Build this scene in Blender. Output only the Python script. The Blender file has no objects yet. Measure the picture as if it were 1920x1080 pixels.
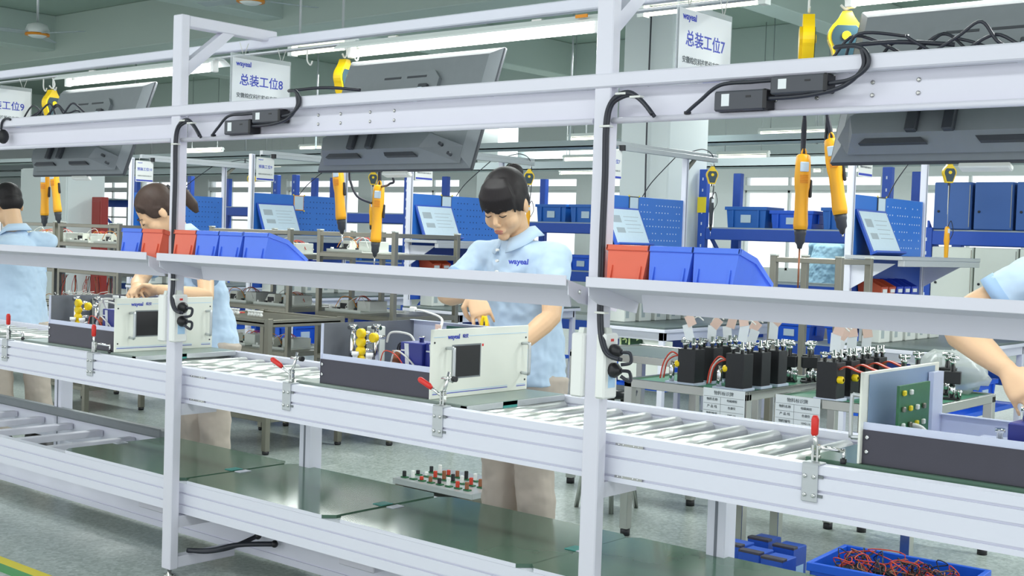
import bpy, math, random
from mathutils import Vector, Matrix, Euler
random.seed(7)
SC = bpy.context.scene
COL = SC.collection
R = math.radians

# ---------------------------------------------------------------- camera
F_PX = 2334.4
YAW, PITCH, ROLL = 0.70028, 0.03867, 0.03292
CAM = Vector((3.982, -2.7257, 1.3086))
_F = Vector((-math.sin(YAW), math.cos(YAW), 0)); _R = Vector((math.cos(YAW), math.sin(YAW), 0)); _U = Vector((0, 0, 1))
_F2 = math.cos(PITCH) * _F - math.sin(PITCH) * _U
_U2 = math.sin(PITCH) * _F + math.cos(PITCH) * _U
_R3 = math.cos(ROLL) * _R + math.sin(ROLL) * _U2
_U3 = -math.sin(ROLL) * _R + math.cos(ROLL) * _U2
cd = bpy.data.cameras.new('camera'); cam = bpy.data.objects.new('camera', cd); COL.objects.link(cam)
M = Matrix((_R3, _U3, -_F2)).transposed().to_4x4(); M.translation = CAM
cam.matrix_world = M
cd.sensor_width = 36; cd.lens = F_PX / 1920 * 36; cd.clip_start = .05; cd.clip_end = 200
SC.camera = cam

def at(x, y, X=None, Y=None, Z=None):
    """world point seen at photo pixel (x, y) on the plane X=, Y= or Z="""
    v = _F2 + (x - 960) / F_PX * _R3 - (y - 540) / F_PX * _U3
    t = (X - CAM.x) / v.x if X is not None else (Y - CAM.y) / v.y if Y is not None else (Z - CAM.z) / v.z
    return CAM + t * v

# ---------------------------------------------------------------- world, lights, exposure
W = bpy.data.worlds.new('daylight'); SC.world = W; W.use_nodes = True
bg = W.node_tree.nodes['Background']; bg.inputs[0].default_value = (0.93, 0.97, 1.0, 1); bg.inputs[1].default_value = 1.4
def area(name, loc, rot, sx, sy, power, col=(0.95, 1.0, 0.98)):
    l = bpy.data.lights.new(name, 'AREA'); l.shape = 'RECTANGLE'; l.size = sx; l.size_y = sy; l.energy = power; l.color = col
    o = bpy.data.objects.new(name, l); COL.objects.link(o); o.location = loc; o.rotation_euler = rot
    return o
# added area lights with no fittings, brightening the line and the hall behind
for i, (x, y) in enumerate([(-3, -2.2), (1.5, -2.2), (6, -2.2), (-6, 3.2), (-1.0, 3.2), (4, 3.2), (-8, 8), (-2, 8), (4, 8), (-14, 5), (-16, 11), (-8, 12.5), (-1, 12.5)]):
    area('hall_fill_light', (x, y, 3.3), (0, 0, 0), 3.0, .5, 45 if y < 0 else 105)
SC.view_settings.view_transform = 'Standard'; SC.view_settings.look = 'None'; SC.view_settings.gamma = 1
SC.view_settings.use_curve_mapping = False
SC.view_settings.exposure = 0.2

# ---------------------------------------------------------------- materials
def lin(c):
    return tuple((v / 255 / 12.92 if v / 255 <= .04045 else ((v / 255 + .055) / 1.055) ** 2.4) for v in c)
def mat(name, rgb, rough=.5, metal=0, var=0, scale=20, bump=0, emit=0, spec=.5, trans=0, alpha=1, stretch=None, coat=0, sheen=0):
    m = bpy.data.materials.new(name); m.use_nodes = True
    nt = m.node_tree; b = nt.nodes['Principled BSDF']; c = lin(rgb)
    b.inputs['Base Color'].default_value = (*c, 1); b.inputs['Roughness'].default_value = rough; b.inputs['Metallic'].default_value = metal
    b.inputs['Specular IOR Level'].default_value = spec
    if trans: b.inputs['Transmission Weight'].default_value = trans
    if alpha < 1: b.inputs['Alpha'].default_value = alpha
    if coat: b.inputs['Coat Weight'].default_value = coat
    if sheen: b.inputs['Sheen Weight'].default_value = sheen
    if emit: b.inputs['Emission Color'].default_value = (*c, 1); b.inputs['Emission Strength'].default_value = emit
    if var or bump:
        tc = nt.nodes.new('ShaderNodeTexCoord'); n = nt.nodes.new('ShaderNodeTexNoise'); n.inputs['Scale'].default_value = scale; n.inputs['Detail'].default_value = 4
        src = tc.outputs['Object']
        if stretch:
            mp = nt.nodes.new('ShaderNodeMapping'); mp.inputs['Scale'].default_value = stretch; nt.links.new(src, mp.inputs[0]); src = mp.outputs[0]
        nt.links.new(src, n.inputs['Vector'])
        if var:
            mx = nt.nodes.new('ShaderNodeMix'); mx.data_type = 'RGBA'
            mx.inputs['A'].default_value = (*[v * (1 - var) for v in c], 1); mx.inputs['B'].default_value = (*[min(1, v * (1 + var)) for v in c], 1)
            nt.links.new(n.outputs['Fac'], mx.inputs['Factor']); nt.links.new(mx.outputs['Result'], b.inputs['Base Color'])
        if bump:
            bp = nt.nodes.new('ShaderNodeBump'); bp.inputs['Strength'].default_value = bump; bp.inputs['Distance'].default_value = .01
            nt.links.new(n.outputs['Fac'], bp.inputs['Height']); nt.links.new(bp.outputs[0], b.inputs['Normal'])
    return m
MT = {}
def D(k, *a, **kw): MT[k] = mat(k, *a, **kw)
D('white_paint', (221, 220, 232), .38, var=.02, scale=6)
D('alu_white', (226, 227, 240), .35, var=.02, scale=5)
D('alu', (196, 200, 203), .34, .75, var=.05, scale=14, stretch=(1, 8, 8))
D('groove', (120, 124, 135), .5)
D('steel', (190, 190, 186), .22, .95, var=.06, scale=9)
D('rack_steel', (142, 140, 128), .33, .85, var=.12, scale=7)
D('chrome', (225, 225, 225), .12, 1)
D('roller', (226, 228, 226), .3, .9)
D('green_plate', (80, 108, 92), .12, var=.15, scale=5, spec=.35)
D('green_mat', (64, 128, 100), .45, var=.1)
D('grey_mat', (96, 108, 106), .35, var=.08, scale=8)
D('pallet_top', (128, 142, 134), .3, var=.1, scale=9)
D('teal', (62, 156, 148), .4)
D('tv', (120, 126, 130), .42, var=.06, scale=30)
D('tv_dark', (56, 60, 66), .5)
D('screen', (16, 17, 20), .12)
D('black', (34, 34, 38), .45)
D('cable', (44, 46, 56), .4)
D('psu', (74, 76, 84), .5)
D('dark_side', (62, 60, 72), .42, var=.06, scale=15)
D('dark_in', (112, 116, 124), .38, .2)
D('cream', (232, 234, 224), .4, var=.01)
D('zinc', (206, 212, 234), .35, .1, var=.03)
D('yellow', (250, 214, 12), .4)
D('driver', (250, 178, 28), .38, var=.03)
D('reel', (246, 206, 14), .32)
D('reel_plate', (40, 66, 76), .3)
D('red', (222, 46, 40), .35)
D('bin_red', (232, 108, 82), .32, var=.03)
D('bin_blue', (82, 124, 238), .3, var=.03)
D('bin_dark', (36, 66, 190), .35)
D('rust_bin', (196, 84, 52), .4)
D('crate', (34, 104, 190), .42, var=.05)
D('crate_deep', (22, 92, 214), .4, var=.05)
D('rack_blue', (34, 80, 178), .42, var=.05)
D('board_blue', (52, 116, 204), .36, var=.05, scale=3)
D('cabinet_blue', (52, 92, 158), .45, var=.03)
D('cabinet_white', (216, 222, 214), .45, var=.02)
D('hole', (210, 220, 235), .6)
D('hole_dark', (18, 34, 84), .6)
D('paper', (232, 236, 240), .7)
D('paper_blue', (196, 214, 226), .6, var=.04, scale=40)
D('paper_print', (160, 172, 180), .7)
D('ink', (54, 72, 186), .6)
D('ink_grey', (104, 112, 116), .7)
D('ink_black', (40, 42, 48), .7)
D('tag_pink', (236, 204, 190), .7)
D('label_blue', (176, 210, 240), .6)
D('yellow_tape', (228, 206, 40), .6)
D('orange_tag', (222, 140, 20), .5)
D('pcb', (46, 108, 70), .4, var=.18, scale=60)
D('pcb_teal', (40, 84, 78), .45, var=.25, scale=70)
D('blue_box', (40, 50, 140), .4)
D('wire_red', (206, 62, 40), .4)
D('wire_white', (226, 226, 222), .5)
D('plastic_white', (240, 241, 238), .35)
D('plastic_pale', (222, 226, 220), .4)
D('tube', (255, 255, 255), .4, emit=7)
D('tube_warm', (255, 252, 225), .4, emit=4)
D('shirt', (192, 215, 238), .8, var=.03, scale=9, bump=.05, sheen=.2)
D('shirt_trim', (160, 190, 224), .8)
D('shirt_teal', (146, 184, 200), .85, var=.05)
D('trousers', (190, 178, 166), .85, var=.06, scale=7, bump=.12)
D('skin', (226, 186, 148), .5, var=.03, scale=12)
D('lip', (190, 120, 108), .5)
D('hair', (34, 30, 32), .55, spec=.3, var=.35, scale=60, stretch=(6, 6, 1))
D('hair_brown', (70, 56, 50), .55, spec=.3, var=.3, scale=60, stretch=(6, 6, 1))
D('eye_line', (48, 38, 36), .5)
D('shoe', (40, 40, 44), .5)
D('wall', (224, 230, 230), .8, var=.02)
D('column', (216, 224, 224), .75, var=.02, scale=2)
D('ceiling', (158, 176, 166), .9, var=.03, scale=1.5)
D('beam', (188, 202, 195), .85, var=.02, scale=2)
D('duct', (168, 180, 182), .7)
D('frame_white', (222, 228, 226), .5)
D('line_yellow', (222, 204, 40), .5, var=.05)
D('line_green', (70, 150, 84), .5, var=.05)
D('exit_dark', (34, 66, 44), .4)
D('exit_glow', (208, 226, 160), .5)
D('red_panel', (150, 50, 44), .35)
D('stool', (26, 30, 36), .3)
D('bag', (206, 212, 210), .25, alpha=.55, bump=.5, scale=14)
D('acrylic', (225, 232, 236), .12, alpha=.35)
D('inner_blue', (140, 162, 190), .4, .2)
D('copper', (170, 110, 80), .4, .6)
def floor_mat():
    m = bpy.data.materials.new('terrazzo_floor'); m.use_nodes = True; nt = m.node_tree; b = nt.nodes['Principled BSDF']
    tc = nt.nodes.new('ShaderNodeTexCoord'); v = nt.nodes.new('ShaderNodeTexVoronoi'); v.inputs['Scale'].default_value = 80
    n = nt.nodes.new('ShaderNodeTexNoise'); n.inputs['Scale'].default_value = 1.3; n.inputs['Detail'].default_value = 3
    r = nt.nodes.new('ShaderNodeValToRGB'); r.color_ramp.elements[0].position = .15; r.color_ramp.elements[1].position = .9
    r.color_ramp.elements[0].color = (*lin((146, 158, 152)), 1); r.color_ramp.elements[1].color = (*lin((186, 195, 191)), 1)
    mx = nt.nodes.new('ShaderNodeMix'); mx.data_type = 'RGBA'; mx.blend_type = 'MULTIPLY'; mx.inputs['Factor'].default_value = .13
    nt.links.new(tc.outputs['Object'], v.inputs['Vector']); nt.links.new(tc.outputs['Object'], n.inputs['Vector'])
    nt.links.new(v.outputs['Color'], r.inputs[0]); nt.links.new(r.outputs[0], mx.inputs['A']); nt.links.new(n.outputs['Fac'], mx.inputs['B'])
    nt.links.new(mx.outputs['Result'], b.inputs['Base Color']); b.inputs['Roughness'].default_value = .28
    return m
MT['floor'] = floor_mat()

# ---------------------------------------------------------------- mesh helpers
class MB:
    """collects shapes; build() links them as one mesh object"""
    def __init__(s): s.v = []; s.f = []; s.sm = []; s.xf = None
    def add(s, vs, fs, smooth=False):
        o = len(s.v)
        if s.xf is not None: vs = [tuple(s.xf @ Vector(p)) for p in vs]
        s.v += [tuple(p) for p in vs]; s.f += [tuple(i + o for i in f) for f in fs]; s.sm += [smooth] * len(fs)
        return s
    def box(s, x0, x1, y0, y1, z0, z1, b=0):
        if b <= 0:
            vs = [(x, y, z) for x in (x0, x1) for y in (y0, y1) for z in (z0, z1)]
            return s.add(vs, [(0, 1, 3, 2), (4, 6, 7, 5), (0, 4, 5, 1), (2, 3, 7, 6), (0, 2, 6, 4), (1, 5, 7, 3)])
        b = min(b, abs(x1 - x0) / 2.01, abs(y1 - y0) / 2.01, abs(z1 - z0) / 2.01)
        c = ((x0 + x1) / 2, (y0 + y1) / 2, (z0 + z1) / 2); h = ((x1 - x0) / 2, (y1 - y0) / 2, (z1 - z0) / 2)
        vs = []; ix = {}
        for sx in (-1, 1):
            for sy in (-1, 1):
                for sz in (-1, 1):
                    sg = (sx, sy, sz)
                    for a in range(3):
                        ix[sg, a] = len(vs)
                        vs.append(tuple(c[k] + sg[k] * (h[k] if k == a else h[k] - b) for k in range(3)))
        fs = []
        for a in range(3):
            u, w = (a + 1) % 3, (a + 2) % 3
            for sa in (-1, 1):
                q = []
                for su, sw in ((-1, -1), (1, -1), (1, 1), (-1, 1)):
                    g = [0, 0, 0]; g[a] = sa; g[u] = su; g[w] = sw; q.append(ix[tuple(g), a])
                fs.append(tuple(q) if sa > 0 else tuple(q[::-1]))
            for su in (-1, 1):
                for sw in (-1, 1):
                    g0 = [0, 0, 0]; g1 = [0, 0, 0]; g0[a] = -1; g1[a] = 1; g0[u] = g1[u] = su; g0[w] = g1[w] = sw
                    q = [ix[tuple(g0), u], ix[tuple(g1), u], ix[tuple(g1), w], ix[tuple(g0), w]]
                    fs.append(tuple(q) if su * sw < 0 else tuple(q[::-1]))
        for sx in (-1, 1):
            for sy in (-1, 1):
                for sz in (-1, 1):
                    q = [ix[(sx, sy, sz), a] for a in range(3)]
                    fs.append(tuple(q) if sx * sy * sz > 0 else tuple(q[::-1]))
        return s.add(vs, fs)
    def prism(s, poly, d0, d1, axis='x', smooth=False):
        """polygon (a, b) extruded along axis; x: (y,z), y: (x,z), z: (x,y)"""
        def P(a, b, d): return (d, a, b) if axis == 'x' else (a, d, b) if axis == 'y' else (a, b, d)
        n = len(poly); vs = [P(a, b, d0) for a, b in poly] + [P(a, b, d1) for a, b in poly]
        ar = sum(poly[i][0] * poly[(i + 1) % n][1] - poly[(i + 1) % n][0] * poly[i][1] for i in range(n))
        fl = (ar > 0) ^ (axis == 'y') ^ (d1 < d0)
        fs = [tuple(range(n))[::-1] if fl else tuple(range(n)), tuple(range(n, 2 * n)) if fl else tuple(range(n, 2 * n))[::-1]]
        for i in range(n):
            j = (i + 1) % n; q = (i, j, n + j, n + i); fs.append(q if fl else q[::-1])
        o = len(s.f); s.add(vs, fs)
        if smooth:
            for k in range(o + 2, len(s.f)): s.sm[k] = True
        return s
    def tube(s, pts, r, n=8, smooth_path=0, cap=True):
        """round tube along points; r a number or a list"""
        pts = [Vector(p) for p in pts]
        if smooth_path: 
            pts, r = catmull(pts, smooth_path, r)
        rs = r if isinstance(r, (list, tuple)) else [r] * len(pts)
        vs = []; fs = []; m = len(pts); up = None
        for i, p in enumerate(pts):
            t = (pts[min(i + 1, m - 1)] - pts[max(i - 1, 0)])
            t = t.normalized() if t.length > 1e-9 else Vector((0, 0, 1))
            if up is None:
                up = Vector((0, 0, 1)) if abs(t.z) < .9 else Vector((1, 0, 0))
            u = (up - t * up.dot(t)); u = u.normalized() if u.length > 1e-6 else t.orthogonal().normalized()
            up = u; w = t.cross(u)
            for k in range(n):
                a = 2 * math.pi * k / n; vs.append(p + (u * math.cos(a) + w * math.sin(a)) * rs[i])
        for i in range(m - 1):
            for k in range(n):
                k2 = (k + 1) % n; fs.append((i * n + k, i * n + k2, (i + 1) * n + k2, (i + 1) * n + k))
        o = len(s.f); s.add(vs, fs, True)
        if cap: s.add([], []); s.f += [tuple(len(s.v) - m * n + k for k in range(n))[::-1], tuple(len(s.v) - n + k for k in range(n))]; s.sm += [False, False]
        return s
    def cyl(s, a, b, r, n=12, r2=None): return s.tube([a, b], [r, r if r2 is None else r2], n)
    def lathe(s, prof, c=(0, 0, 0), axis='z', n=14):
        """profile of (radius, height) turned about an axis through c"""
        c = Vector(c); vs = []; fs = []
        def P(r, h, a):
            x, y = r * math.cos(a), r * math.sin(a)
            return c + (Vector((x, y, h)) if axis == 'z' else Vector((h, x, y)) if axis == 'x' else Vector((y, h, x)))
        for r, h in prof:
            for k in range(n): vs.append(P(r, h, 2 * math.pi * k / n))
        for i in range(len(prof) - 1):
            for k in range(n): fs.append((i * n + k, i * n + (k + 1) % n, (i + 1) * n + (k + 1) % n, (i + 1) * n + k))
        o = len(s.v); s.add(vs, fs, True)
        m = len(prof); s.f += [tuple(o + k for k in range(n))[::-1], tuple(o + (m - 1) * n + k for k in range(n))]; s.sm += [False, False]
        return s
    def ell(s, c, r, nu=16, nv=10, rot=None):
        vs = []; fs = []; c = Vector(c); rot = rot or Matrix.Identity(3)
        for i in range(1, nv):
            t = math.pi * i / nv
            for k in range(nu):
                a = 2 * math.pi * k / nu
                vs.append(c + rot @ Vector((r[0] * math.sin(t) * math.cos(a), r[1] * math.sin(t) * math.sin(a), r[2] * math.cos(t))))
        for i in range(nv - 2):
            for k in range(nu): fs.append((i * nu + k, (i + 1) * nu + k, (i + 1) * nu + (k + 1) % nu, i * nu + (k + 1) % nu))
        vs += [c + rot @ Vector((0, 0, r[2])), c + rot @ Vector((0, 0, -r[2]))]; T = len(vs) - 2
        for k in range(nu): fs.append((T, k, (k + 1) % nu)); fs.append((T + 1, (nv - 2) * nu + (k + 1) % nu, (nv - 2) * nu + k))
        return s.add(vs, fs, True)
    def loft(s, rings, n=20, smooth=True):
        """rings: (centre, rx, ry[, rot 3x3[, power]]) ellipses in their own plane (z normal)"""
        vs = []; fs = []
        for rg in rings:
            c, rx, ry = Vector(rg[0]), rg[1], rg[2]; rot = rg[3] if len(rg) > 3 and rg[3] is not None else Matrix.Identity(3); pw = rg[4] if len(rg) > 4 else 2
            for k in range(n):
                a = 2 * math.pi * k / n; ca, sa = math.cos(a), math.sin(a)
                x = rx * math.copysign(abs(ca) ** (2 / pw), ca); y = ry * math.copysign(abs(sa) ** (2 / pw), sa)
                vs.append(c + rot @ Vector((x, y, 0)))
        m = len(rings)
        for i in range(m - 1):
            for k in range(n): fs.append((i * n + k, i * n + (k + 1) % n, (i + 1) * n + (k + 1) % n, (i + 1) * n + k))
        o = len(s.v); s.add(vs, fs, smooth)
        s.f += [tuple(o + k for k in range(n))[::-1], tuple(o + (m - 1) * n + k for k in range(n))]; s.sm += [False, False]
        return s
    def build(s, name, m, parent=None, loc=None):
        me = bpy.data.meshes.new(name); me.from_pydata(s.v, [], s.f); me.polygons.foreach_set('use_smooth', s.sm); me.update()
        me.materials.append(MT[m] if isinstance(m, str) else m)
        o = bpy.data.objects.new(name, me); COL.objects.link(o)
        if parent: o.parent = parent
        if loc: o.location = loc
        return o
def catmull(pts, k, r):
    out = []; ro = []; n = len(pts); isl = isinstance(r, (list, tuple))
    for i in range(n - 1):
        p0, p1, p2, p3 = pts[max(i - 1, 0)], pts[i], pts[i + 1], pts[min(i + 2, n - 1)]
        for j in range(k):
            t = j / k
            out.append(.5 * ((2 * p1) + (-p0 + p2) * t + (2 * p0 - 5 * p1 + 4 * p2 - p3) * t * t + (-p0 + 3 * p1 - 3 * p2 + p3) * t ** 3))
            if isl: ro.append(r[i] * (1 - t) + r[i + 1] * t)
    out.append(pts[-1])
    if isl: ro.append(r[-1])
    return out, (ro if isl else r)
def tag(o, label, cat, group=None, kind=None):
    if label: o['label'] = label
    if cat: o['category'] = cat
    if group: o['group'] = group
    if kind: o['kind'] = kind
    return o
def thing(name, label, cat, loc=(0, 0, 0), rz=0, group=None, rot=None):
    o = bpy.data.objects.new(name, None); COL.objects.link(o); o.empty_display_size = .05
    o.location = loc; o.rotation_euler = rot or (0, 0, rz)
    return tag(o, label, cat, group)
def struct(o): o['kind'] = 'structure'; return o
KIDS = {}
def dup(root, loc=None, label=None, group=None, rz=None, skip=()):
    """copy a thing with its parts and sub-parts (meshes shared)"""
    r = root.copy(); COL.objects.link(r)
    if loc is not None: r.location = loc
    if rz is not None: r.rotation_euler = (r.rotation_euler[0], r.rotation_euler[1], rz)
    if label: r['label'] = label
    if group: r['group'] = group
    for ch in [o for o in ALL() if o.parent == root]:
        if ch.name.split('.')[0] in skip: continue
        c = ch.copy(); COL.objects.link(c); c.parent = r
        for g in [o for o in ALL() if o.parent == ch]:
            d = g.copy(); COL.objects.link(d); d.parent = c
    return r
def ALL(): return list(COL.objects)
def text(name, body, size, m, parent, loc, rot, align='CENTER', ext=.0006, sx=1.0, bold=0):
    cu = bpy.data.curves.new(name, 'FONT'); cu.body = body; cu.size = size; cu.align_x = align; cu.align_y = 'CENTER'; cu.extrude = ext; cu.offset = bold
    cu.resolution_u = 3
    o = bpy.data.objects.new(name, cu); COL.objects.link(o); cu.materials.append(MT[m])
    o.parent = parent; o.location = loc; o.rotation_euler = rot; o.scale = (sx, 1, 1)
    return o
FACE_PX = (R(90), 0, R(90))      # text lying in the YZ plane and read from +X
FACE_NY = (R(90), 0, 0)          # text in the XZ plane read from -Y
L = 1.954
# ================================================================ the hall
fl = struct(MB().box(-46, 10, -7, 17, -.1, 0).build('floor', 'floor'))
struct(MB().box(-46, 10, -7, 17, 4.2, 4.35).build('ceiling', 'ceiling'))
k = 0
for y in (1.2, 6.6, 12.0):
    k += 1; struct(MB().box(-46, 10, y - .2, y + .2, 3.62, 4.2, .01).build('trim_%d' % k, 'beam'))
for x in (-32.3, -22.3, -12.3, -7.4, -2.3, 3.4):
    k += 1; struct(MB().box(x - .17, x + .17, -7, 16.8, 3.72, 4.2, .01).build('trim_%d' % k, 'beam'))
for nm, x in (('wall_side', -45.9),):
    struct(MB().box(x - .1, x, -7, 17, 0, 4.2).build(nm, 'wall'))
# far wall: solid bands and piers around the ribbon windows
WB = 3.0; wx0 = -43.0
mb = MB(); mb.box(-46, 10, 16, 16.2, 0, .95); mb.box(-46, 10, 16, 16.2, 2.28, 2.36); mb.box(-46, 10, 16, 16.2, 2.5, 4.2)
for i in range(18): mb.box(wx0 + i * WB - .28, wx0 + i * WB + .28, 15.98, 16.22, .9, 2.55)
struct(mb.build('wall_back', 'wall'))
MT['glass_pane'] = mat('glass_pane', (245, 250, 255), .1, alpha=.12)
for i in range(17):
    a, b = wx0 + i * WB + .28, wx0 + (i + 1) * WB - .28; w = (b - a) / 3
    fr = MB()
    for z in (.95, 1.55, 2.24): fr.box(a, b, 16.06, 16.12, z, z + .04)
    for q in range(4): fr.box(a + q * w - .02, a + q * w + .02, 16.06, 16.12, .95, 2.28)
    for q in range(4): fr.box(a + q * w - .02, a + q * w + .02, 16.06, 16.12, 2.36, 2.5)
    wo = struct(fr.build('window_%d' % (i + 1), 'frame_white'))
    for q in range(3):
        for z0, z1 in ((.99, 1.55), (1.59, 2.24), (2.36, 2.5)):
            MB().box(a + q * w + .02, a + (q + 1) * w - .02, 16.085, 16.095, z0, z1).build('pane', 'glass_pane', wo)
# painted floor lines
struct(MB().box(-30, 3, -.345, -.295, 0, .002).build('floor_line_yellow', 'line_yellow'))
struct(MB().box(-30, 3, -.40, -.345, 0, .002).build('floor_line_green', 'line_green'))
struct(MB().box(-30, 6, 3.05, 3.11, 0, .002).build('floor_line_aisle', 'line_yellow'))
# columns
def column(label, x0, x1, y0, y1):
    t = thing('column', label, 'column', ((x0 + x1) / 2, (y0 + y1) / 2, 0))
    w, d = (x1 - x0) / 2, (y1 - y0) / 2
    MB().box(-w, w, -d, d, 0, 4.2, .012).build('shaft', 'column', t)
    MB().box(-w - .008, w + .008, -d - .008, d + .008, 0, .12, .004).build('skirting', 'duct', t)
    MB().box(-w - .03, w + .03, -d - .03, d + .03, 3.9, 4.2, .01).build('capital', 'beam', t)
    t['kind'] = 'structure'
column('wide white square column behind the blue pegboard station', -2.57, -2.05, 6.5, 7.15)
t = thing('tall_cabinet', 'tall pale metal cabinet behind the workers at the far end', 'cabinet', (-10.4, 5.0, 0))
MB().box(0, 1.05, .02, .5, .06, 1.98, .006).build('body', 'column', t); MB().box(.01, 1.04, .04, .48, 0, .06).build('plinth', 'duct', t)
for q in range(2):
    d_ = MB().box(.006 + q * .521, .523 + q * .521, 0, .02, .07, 1.97, .004).build('door', 'column', t)
    MB().box(.47 + q * .08, .49 + q * .08, -.012, 0, 1.0, 1.12, .003).build('handle', 'steel', d_)
column('slim pale column far back beyond the blue racks', -9.6, -9.15, 12.4, 12.9)
# suspended cable trays
def tray(label, y, z, x0, x1, h):
    t = thing('cable_tray', label, 'cable tray', ((x0 + x1) / 2, y, z)); w = (x1 - x0) / 2
    MB().box(-w, w, -.15, .15, 0, .012).box(-w, w, -.15, -.138, 0, h).box(-w, w, .138, .15, 0, h).build('trough', 'duct', t)
    n = int((x1 - x0) / 4)
    for i in range(n): 
        px = -w + (i + .5) * 4
        MB().cyl((px, 0, .012), (px, 0, 4.2 - z), .012, 6).build('hanger_rod', 'alu', t)
tray('lower grey cable tray hanging across the back of the hall', 9.6, 2.2, -30, 6, .1)
tray('higher grey cable tray hanging near the back windows', 13.2, 2.62, -34, 6, .14)
tray('long grey trunking above the pegboard stations', 7.6, 2.28, -26, 4, .07)

# ceiling fans
def fan(label, p, a0):
    t = thing('ceiling_fan', label, 'ceiling fan', p)
    MB().cyl((0, 0, .05), (0, 0, 4.2 - p[2]), .012, 8).build('rod', 'alu', t)
    MB().lathe([(.02, .13), (.1, .1), (.12, .05), (.12, 0), (.06, -.03)], n=18).build('motor', 'frame_white', t)
    MB().lathe([(.122, .012), (.124, 0), (.122, -.012)], n=18).build('ring', 'orange_tag', t)
    for k in range(3):
        m = MB(); m.xf = Matrix.Rotation(a0 + k * 2.094, 4, 'Z') @ Matrix.Rotation(R(8), 4, 'X'); m.box(.11, .6, -.06, .06, .01, .018, .003).build('blade', 'duct', t)
fan('white ceiling fan with long blades, high over the far end', at(70, 65, Z=3.3), .3)
fan('white ceiling fan cut by the top edge above the sign ending in eight', at(470, 2, Z=3.3), 1.2)

# suspended fluorescent lamps of the hall (tube light lives in the lamp)
def hall_lamp(label, a, b, y, lx=None):
    p, q = at(*a, Y=y), at(*b, Y=y); ln = (q.x - p.x) / 2; c = (p + q) / 2
    t = thing('hanging_tube_lamp', label, 'lamp', c, group='suspended fluorescent lamps')
    MB().prism([(-.045, .03), (-.02, .07), (.02, .07), (.045, .03)], -ln, ln).build('housing', 'frame_white', t)
    MB().cyl((-ln + .02, 0, 0), (ln - .02, 0, 0), .017, 8).build('tube', 'tube_warm', t)
    MB().box(-ln, -ln + .03, -.02, .02, -.02, .03).box(ln - .03, ln, -.02, .02, -.02, .03).build('lamp_holder', 'frame_white', t)
    for s in (-.7, .7): MB().cyl((s * ln, 0, .07), (s * ln, 0, 4.2 - c.z), .006, 6).build('hanger_rod', 'alu', t)
hall_lamp('long hanging tube lamp behind the two big yellow screwdrivers', (1423, 251), (1573, 247), 11.2)
hall_lamp('hanging tube lamp above the pair of yellow reels by the wide column', (1345, 294), (1442, 293), 11.6)
hall_lamp('hanging tube lamp just left of the near white post, middle height', (1057, 300), (1130, 298), 11.4)
hall_lamp('hanging tube lamp just left of the near white post, top one', (1066, 261), (1125, 259), 10.2)
hall_lamp('hanging tube lamp just left of the near white post, lowest one', (1050, 325), (1128, 324), 13.0)
hall_lamp('hanging tube lamp right of the far white post, above a yellow reel', (350, 286), (418, 283), 11.5)
hall_lamp('short hanging tube lamp left of the middle television', (562, 279), (606, 276), 12.0)
hall_lamp('small hanging tube lamp behind the sign of the pegboard bench left of the middle television', (506, 314), (530, 312), 14)
hall_lamp('small hanging tube lamp right of the far television', (214, 291), (245, 289), 12)
hall_lamp('tiny distant tube lamp below the far television corner', (204, 319), (226, 317), 15.5)
hall_lamp('distant tube lamp between the big yellow screwdrivers', (1523, 321), (1543, 320), 14.5)
hall_lamp('distant tube lamp right of the slanted yellow screwdriver', (1583, 320), (1624, 319), 14.5)
# lamps above the aisle between the line and the racks
hall_lamp('bright tube lamp between the sign ending in eight and the yellow reel', (545, 97), (660, 87), 1.25)
hall_lamp('bright tube lamp behind the top of the near white post', (1200, 20), (1440, 2), 1.25)
# ================================================================ the assembly line frame
def rail_profile(y0, y1, z0, z1, grooves, gd=.007, gw=.0035, front=True):
    """cross-section (y, z) of an extruded bar with slots in its outer face"""
    yf, yb = (y0, y1) if front else (y1, y0); s = 1 if front else -1
    pts = [(yf, z0)]
    for g in sorted(grooves):
        z = z0 + g * (z1 - z0); pts += [(yf, z - gw), (yf + s * gd, z - gw), (yf + s * gd, z + gw), (yf, z + gw)]
    pts += [(yf, z1), (yb, z1), (yb, z0)]
    return pts
POSTW, POSTD, POSTH = .055, .0365, 2.1
def line_post(x, label):
    t = thing('workstation_post', label, 'post', (x, 0, 0))
    MB().box(0, POSTW, 0, POSTD, .03, POSTH, .003).build('upright', 'white_paint', t)
    MB().box(.004, POSTW - .004, POSTD, .448, 2.058, POSTH - .0005, .003).build('top_arm', 'white_paint', t)
    # diagonal brace
    MB().prism([(POSTD, 1.93), (POSTD, 1.875), (.245, 2.058), (.19, 2.058)], .008, POSTW - .008).build('brace', 'white_paint', t)
    MB().box(.004, POSTW - .004, POSTD, .303, .032, .075, .003).build('foot_arm', 'white_paint', t)
    MB().lathe([(.008, .03), (.008, .012), (.022, .008), (.022, 0)], (POSTW / 2, POSTD / 2, 0)).build('levelling_foot', 'steel', t)
    for z in (.61, .185):
        MB().prism([(POSTD, z), (POSTD, z + .043), (.058, z + .043), (.10, z + .043), (.20, z + .03), (.20, z)], .006, POSTW - .006).build('conveyor_bracket', 'white_paint', t)
    return t
line_post(0, 'white steel post under the sign ending in eight, standing fully in view')
line_post(L, 'near white steel post cut by the top and bottom of the picture')

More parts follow.
